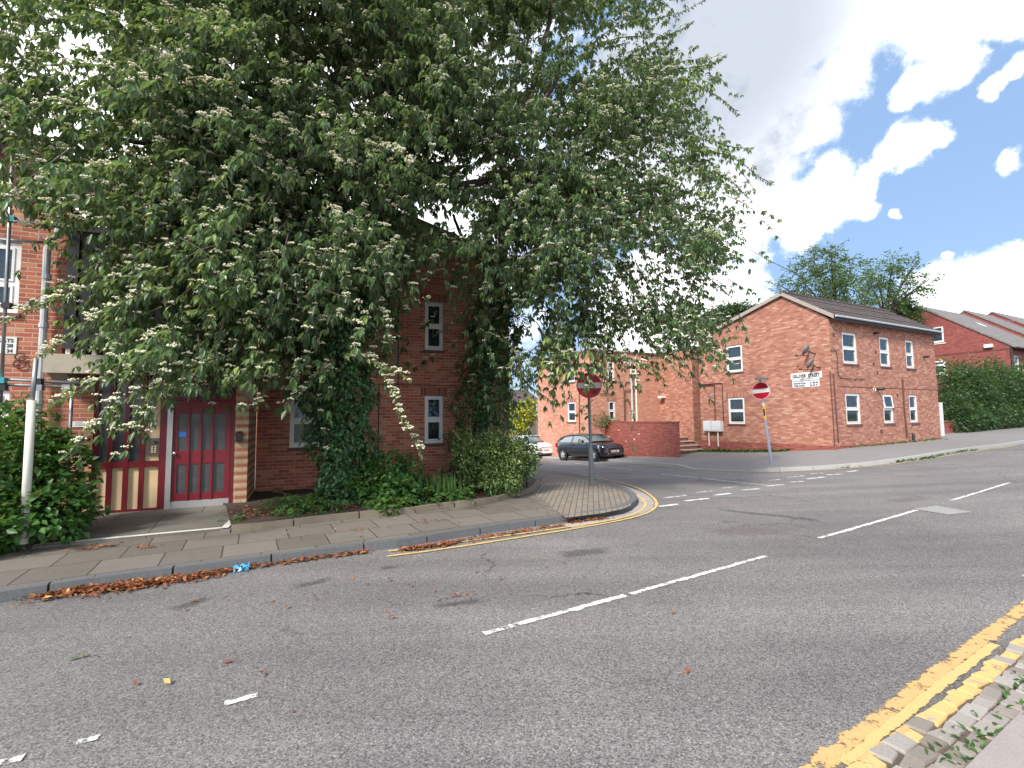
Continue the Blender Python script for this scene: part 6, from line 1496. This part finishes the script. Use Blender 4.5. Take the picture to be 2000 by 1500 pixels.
weed_line('thin weeds along the foot of the street front of the corner building', 'street_front_weeds', [tuple(FRB.wp(u, -.1, 0)[:2]) for u in (.8, 4, LB)], 260, .16, .09, 62)
weed_line('grassy weeds growing in the kerb joint of the far pavement', 'kerb_weeds', gxy([(1640, 915), (1700, 908), (1800, 898), (1900, 880)]), 420, .11, .01, 63, .05)
weed_line('weeds sprouting between the setts by the near pavement', 'sett_weeds', [tuple(np.array(se[0])-sd*.5+sn*.05), tuple(np.array(se[1])+sd*6+sn*.05)], 800, .045, .018, 64, .05)
weed_line('weeds by the foot of the brick steps', 'step_weeds', [tuple(sp0[:2]), tuple(sp0[:2]+np.array([1.6, .9]))], 160, .2, .1, 65, .12)
# fallen leaves
def litter_line(label, name, specs, seed, dz0):
    r = np.random.default_rng(seed); P_ = []; 
    for pts, n, w in specs:
        L = np.array(densify(gxy(pts, dz0), .05)); i = r.integers(0, len(L), n); P_.append(L[i]+r.normal(size=(n, 2))*w*r.uniform(.3, 1, (n, 1)))
    b = cat(P_); k = len(b); p = np.concatenate([b, (T(b[:, 0], b[:, 1])+dz0+.008+r.random(k)*.022)[:, None]], 1); th = r.uniform(0, 2*math.pi, k)
    d = np.stack([np.cos(th), np.sin(th), r.normal(size=k)*.25], 1); nn = np.stack([r.normal(size=k)*.35, r.normal(size=k)*.35, np.ones(k)], 1); sz = r.uniform(.035, .085, k)
    o = leaf_obj(name, p, d, nn, sz, sz*.42, r.beta(1.6, 2.2, k), 'deadleaf', None, curl=-.12, fold=.25); return tag(o, label, 'fallen leaves', None, 'stuff')
litter_line('brown fallen leaves drifted along the left kerb', 'gutter_leaves', [([(70,1165),(200,1152),(330,1136),(420,1122)],1500,.13),([(110,1160),(300,1142)],700,.08),([(420,1122),(480,1112),(620,1092),(720,1080)],420,.05),([(790,1076),(880,1064)],420,.05),([(880,1062),(1000,1043),(1090,1028)],300,.06),([(1110,1022),(1180,1014)],240,.05)], 71, 0)
litter_line('scattered fallen leaves on the road surface', 'road_leaves', [([(300,1210),(700,1160),(1100,1090)],22,.5),([(780,1195),(860,1170),(910,1160)],14,.25),([(150,1290),(500,1330)],6,.5),([(1100,1180),(1500,1330)],3,.8)], 72, 0)
litter_line('fallen leaves on the left pavement', 'pavement_leaves', [([(150,1075),(215,1068)],60,.08),([(280,1072),(300,1070)],14,.04),([(500,1060),(900,1010)],40,.3),([(1000,990),(1100,1010)],16,.3)], 73, .1)
litter_line('dead leaves and twigs covering the flower bed soil', 'bed_leaves', [([(480,1010),(560,1000),(700,988)],420,.16),([(470,1000),(600,985)],240,.3),([(700,985),(1000,960)],260,.25)], 74, .175)
for i, (x, y) in enumerate(((128, 1290), (147, 1285))):
    g = gnd(x, y, .01); o = leaf_obj('green_leaf', np.array([g]), np.array([[.9, .5, .1]]), np.array([[.1, .1, 1.]]), [.085], [.034], np.array([.7 if i == 0 else .98]), 'leafBush', None, curl=-.1); tag(o, ['single fresh green leaf lying on the road at lower left', 'pale half of a fallen leaf beside the green one on the road'][i], 'leaf')
# ------------------------------------------------------------------ sky, sun, camera
W = bpy.data.worlds.new('World'); SC.world = W; W.use_nodes = True
k = N(W); k.n.clear()
SUN_EL, SUN_AZ = math.radians(42), math.radians(214)      # azimuth clockwise from +Y
sky = k.new('ShaderNodeTexSky', sky_type='NISHITA', sun_disc=False, sun_elevation=SUN_EL, sun_rotation=SUN_AZ, altitude=50, air_density=1.0, dust_density=1.2, ozone_density=1.2)
dirv = k.new('ShaderNodeTexCoord').outputs['Generated']
dn_ = k.new('ShaderNodeVectorMath', {0: dirv}, operation='NORMALIZE').outputs[0]
def nz(scale, det, amp, seed):
    q = k.new('ShaderNodeTexNoise', {'Scale': scale, 'Detail': det, 'Roughness': .6, 'Vector': k.new('ShaderNodeVectorMath', {0: dn_, 1: (seed, seed*.7, 0)}, operation='ADD').outputs[0]}).outputs[1]
    return k.new('ShaderNodeVectorMath', {0: k.new('ShaderNodeVectorMath', {0: q, 1: (.5, .5, .5)}, operation='SUBTRACT').outputs[0], 'Scale': amp}, operation='SCALE').outputs[0]
wd_ = k.new('ShaderNodeVectorMath', {0: k.new('ShaderNodeVectorMath', {0: dn_, 1: nz(5., 3, .07, 1.)}, operation='ADD').outputs[0], 1: nz(16., 4, .035, 5.)}, operation='ADD').outputs[0]
BL = [(420,330,900),(1330,230,230),(1440,60,200),(1560,30,140),(1700,0,120),(1850,10,115),(1990,-10,95),(1400,330,150),(1470,240,130),(1540,200,95),(1590,235,50),(1640,140,60),(1850,125,55),(1790,165,40),(1940,170,26),(1990,130,30),(1930,190,22),
      (1500,400,80),(1590,380,85),(1640,390,60),(1430,440,70),(1612,322,42),(1690,350,30),(1690,410,26),(1560,440,50),(1765,295,52),(1740,310,40),(1805,285,34),(1745,417,12),(1990,310,30),
      (1870,580,90),(1950,540,70),(2010,600,110),(1830,600,60),(1960,650,120),(1440,610,80),(1370,600,90),(1300,640,150),(1860,495,14)]
fld = None
for x, y, rp in BL:
    dv = ray(x, y); dv = dv/np.linalg.norm(dv); ang = rp*.9/930*(np.linalg.norm(ray(x, y))**-1.35 if rp < 500 else .56)
    ds = k.new('ShaderNodeVectorMath', {0: wd_, 1: tuple(dv)}, operation='DISTANCE').outputs['Value']
    v = k.math('SUBTRACT', 1., k.math('DIVIDE', ds, float(ang)*1.25))
    v = k.math('MULTIPLY', v, float(min(1., max(.6, ang/.12))))
    fld = v if fld is None else k.new('ShaderNodeMath', {0: fld, 1: v, 2: .05}, operation='SMOOTH_MAX').outputs[0]
nf = k.noise(dn_, 13., 9, .64); n2 = k.noise(dn_, 2.2, 5, .6)
behind = k.math('SUBTRACT', k.math('MULTIPLY', n2, 2.6), 1.25)         # broken cloud over the rest of the sky
sepd = k.new('ShaderNodeSeparateXYZ', {0: dn_})
isb = k.step(sepd.outputs[1], .15, -.15)
fld = k.math('MAXIMUM', fld, k.math('SUBTRACT', behind, k.math('MULTIPLY', k.math('SUBTRACT', 1., isb), 3.)))
fld = k.math('ADD', k.math('ADD', fld, k.math('MULTIPLY', k.math('SUBTRACT', nf, .5), 1.05)), k.math('MULTIPLY', k.math('SUBTRACT', k.noise(dn_, 34., 6, .7), .5), .42))
cov = k.step(fld, -.06, .28)
gd = ray(1390, 90); gd = gd/np.linalg.norm(gd)
gray = k.step(k.new('ShaderNodeVectorMath', {0: wd_, 1: tuple(gd)}, operation='DISTANCE').outputs['Value'], .36, .10)
shade = k.math('ADD', k.math('MULTIPLY', gray, .9), k.math('MULTIPLY', k.step(k.noise(dn_, 8., 7, .62), .5, .78), .38), clamp=True)
cl = k.mix(shade, (.95, .96, .98), (.265, .295, .35))
CLOUD = 1.0; SKYS = .11
bgs = k.new('ShaderNodeBackground', {0: sky.outputs[0], 1: SKYS}); bgc = k.new('ShaderNodeBackground', {0: cl, 1: CLOUD})
hz = k.new('ShaderNodeBackground', {0: (.175, .275, .44, 1), 1: 1.})
mixh = k.new('ShaderNodeMixShader', {0: .75, 1: bgs.outputs[0], 2: hz.outputs[0]})
mxs = k.new('ShaderNodeMixShader', {0: cov, 1: mixh.outputs[0], 2: bgc.outputs[0]})
wo = k.new('ShaderNodeOutputWorld', {0: mxs.outputs[0]})
W.cycles.sampling_method = 'MANUAL'; W.cycles.sample_map_resolution = 1024
sl_ = bpy.data.lights.new('Sun', 'SUN'); sl_.energy = 2.7; sl_.angle = math.radians(10); sl_.color = (1., .95, .87)
so_ = bpy.data.objects.new('Sun', sl_); COL.objects.link(so_)
sv = Vector((math.sin(SUN_AZ)*math.cos(SUN_EL), math.cos(SUN_AZ)*math.cos(SUN_EL), math.sin(SUN_EL)))
so_.rotation_euler = sv.to_track_quat('Z', 'Y').to_euler(); so_.location = sv*60
cd = bpy.data.cameras.new('Camera'); co_ = bpy.data.objects.new('Camera', cd); COL.objects.link(co_)
cd.sensor_width = 36; cd.sensor_fit = 'HORIZONTAL'; cd.lens = 36*F/2000; cd.clip_end = 3000; cd.clip_start = .05
mw = Matrix(((rt[0], up[0], -fw[0], CAM[0]), (rt[1], up[1], -fw[1], CAM[1]), (rt[2], up[2], -fw[2], CAM[2]), (0, 0, 0, 1)))
co_.matrix_world = mw; SC.camera = co_
vs = SC.view_settings; vs.view_transform = 'Standard'; vs.look = 'None'; vs.exposure = 1.08; vs.gamma = 1; vs.use_curve_mapping = False
SC.render.engine = 'CYCLES'; SC.cycles.max_bounces = 6; SC.cycles.diffuse_bounces = 3; SC.cycles.glossy_bounces = 3; SC.cycles.transparent_max_bounces = 12; SC.cycles.transmission_bounces = 4
SC.cycles.use_denoising = True
SC.cycles.sample_clamp_indirect = 6
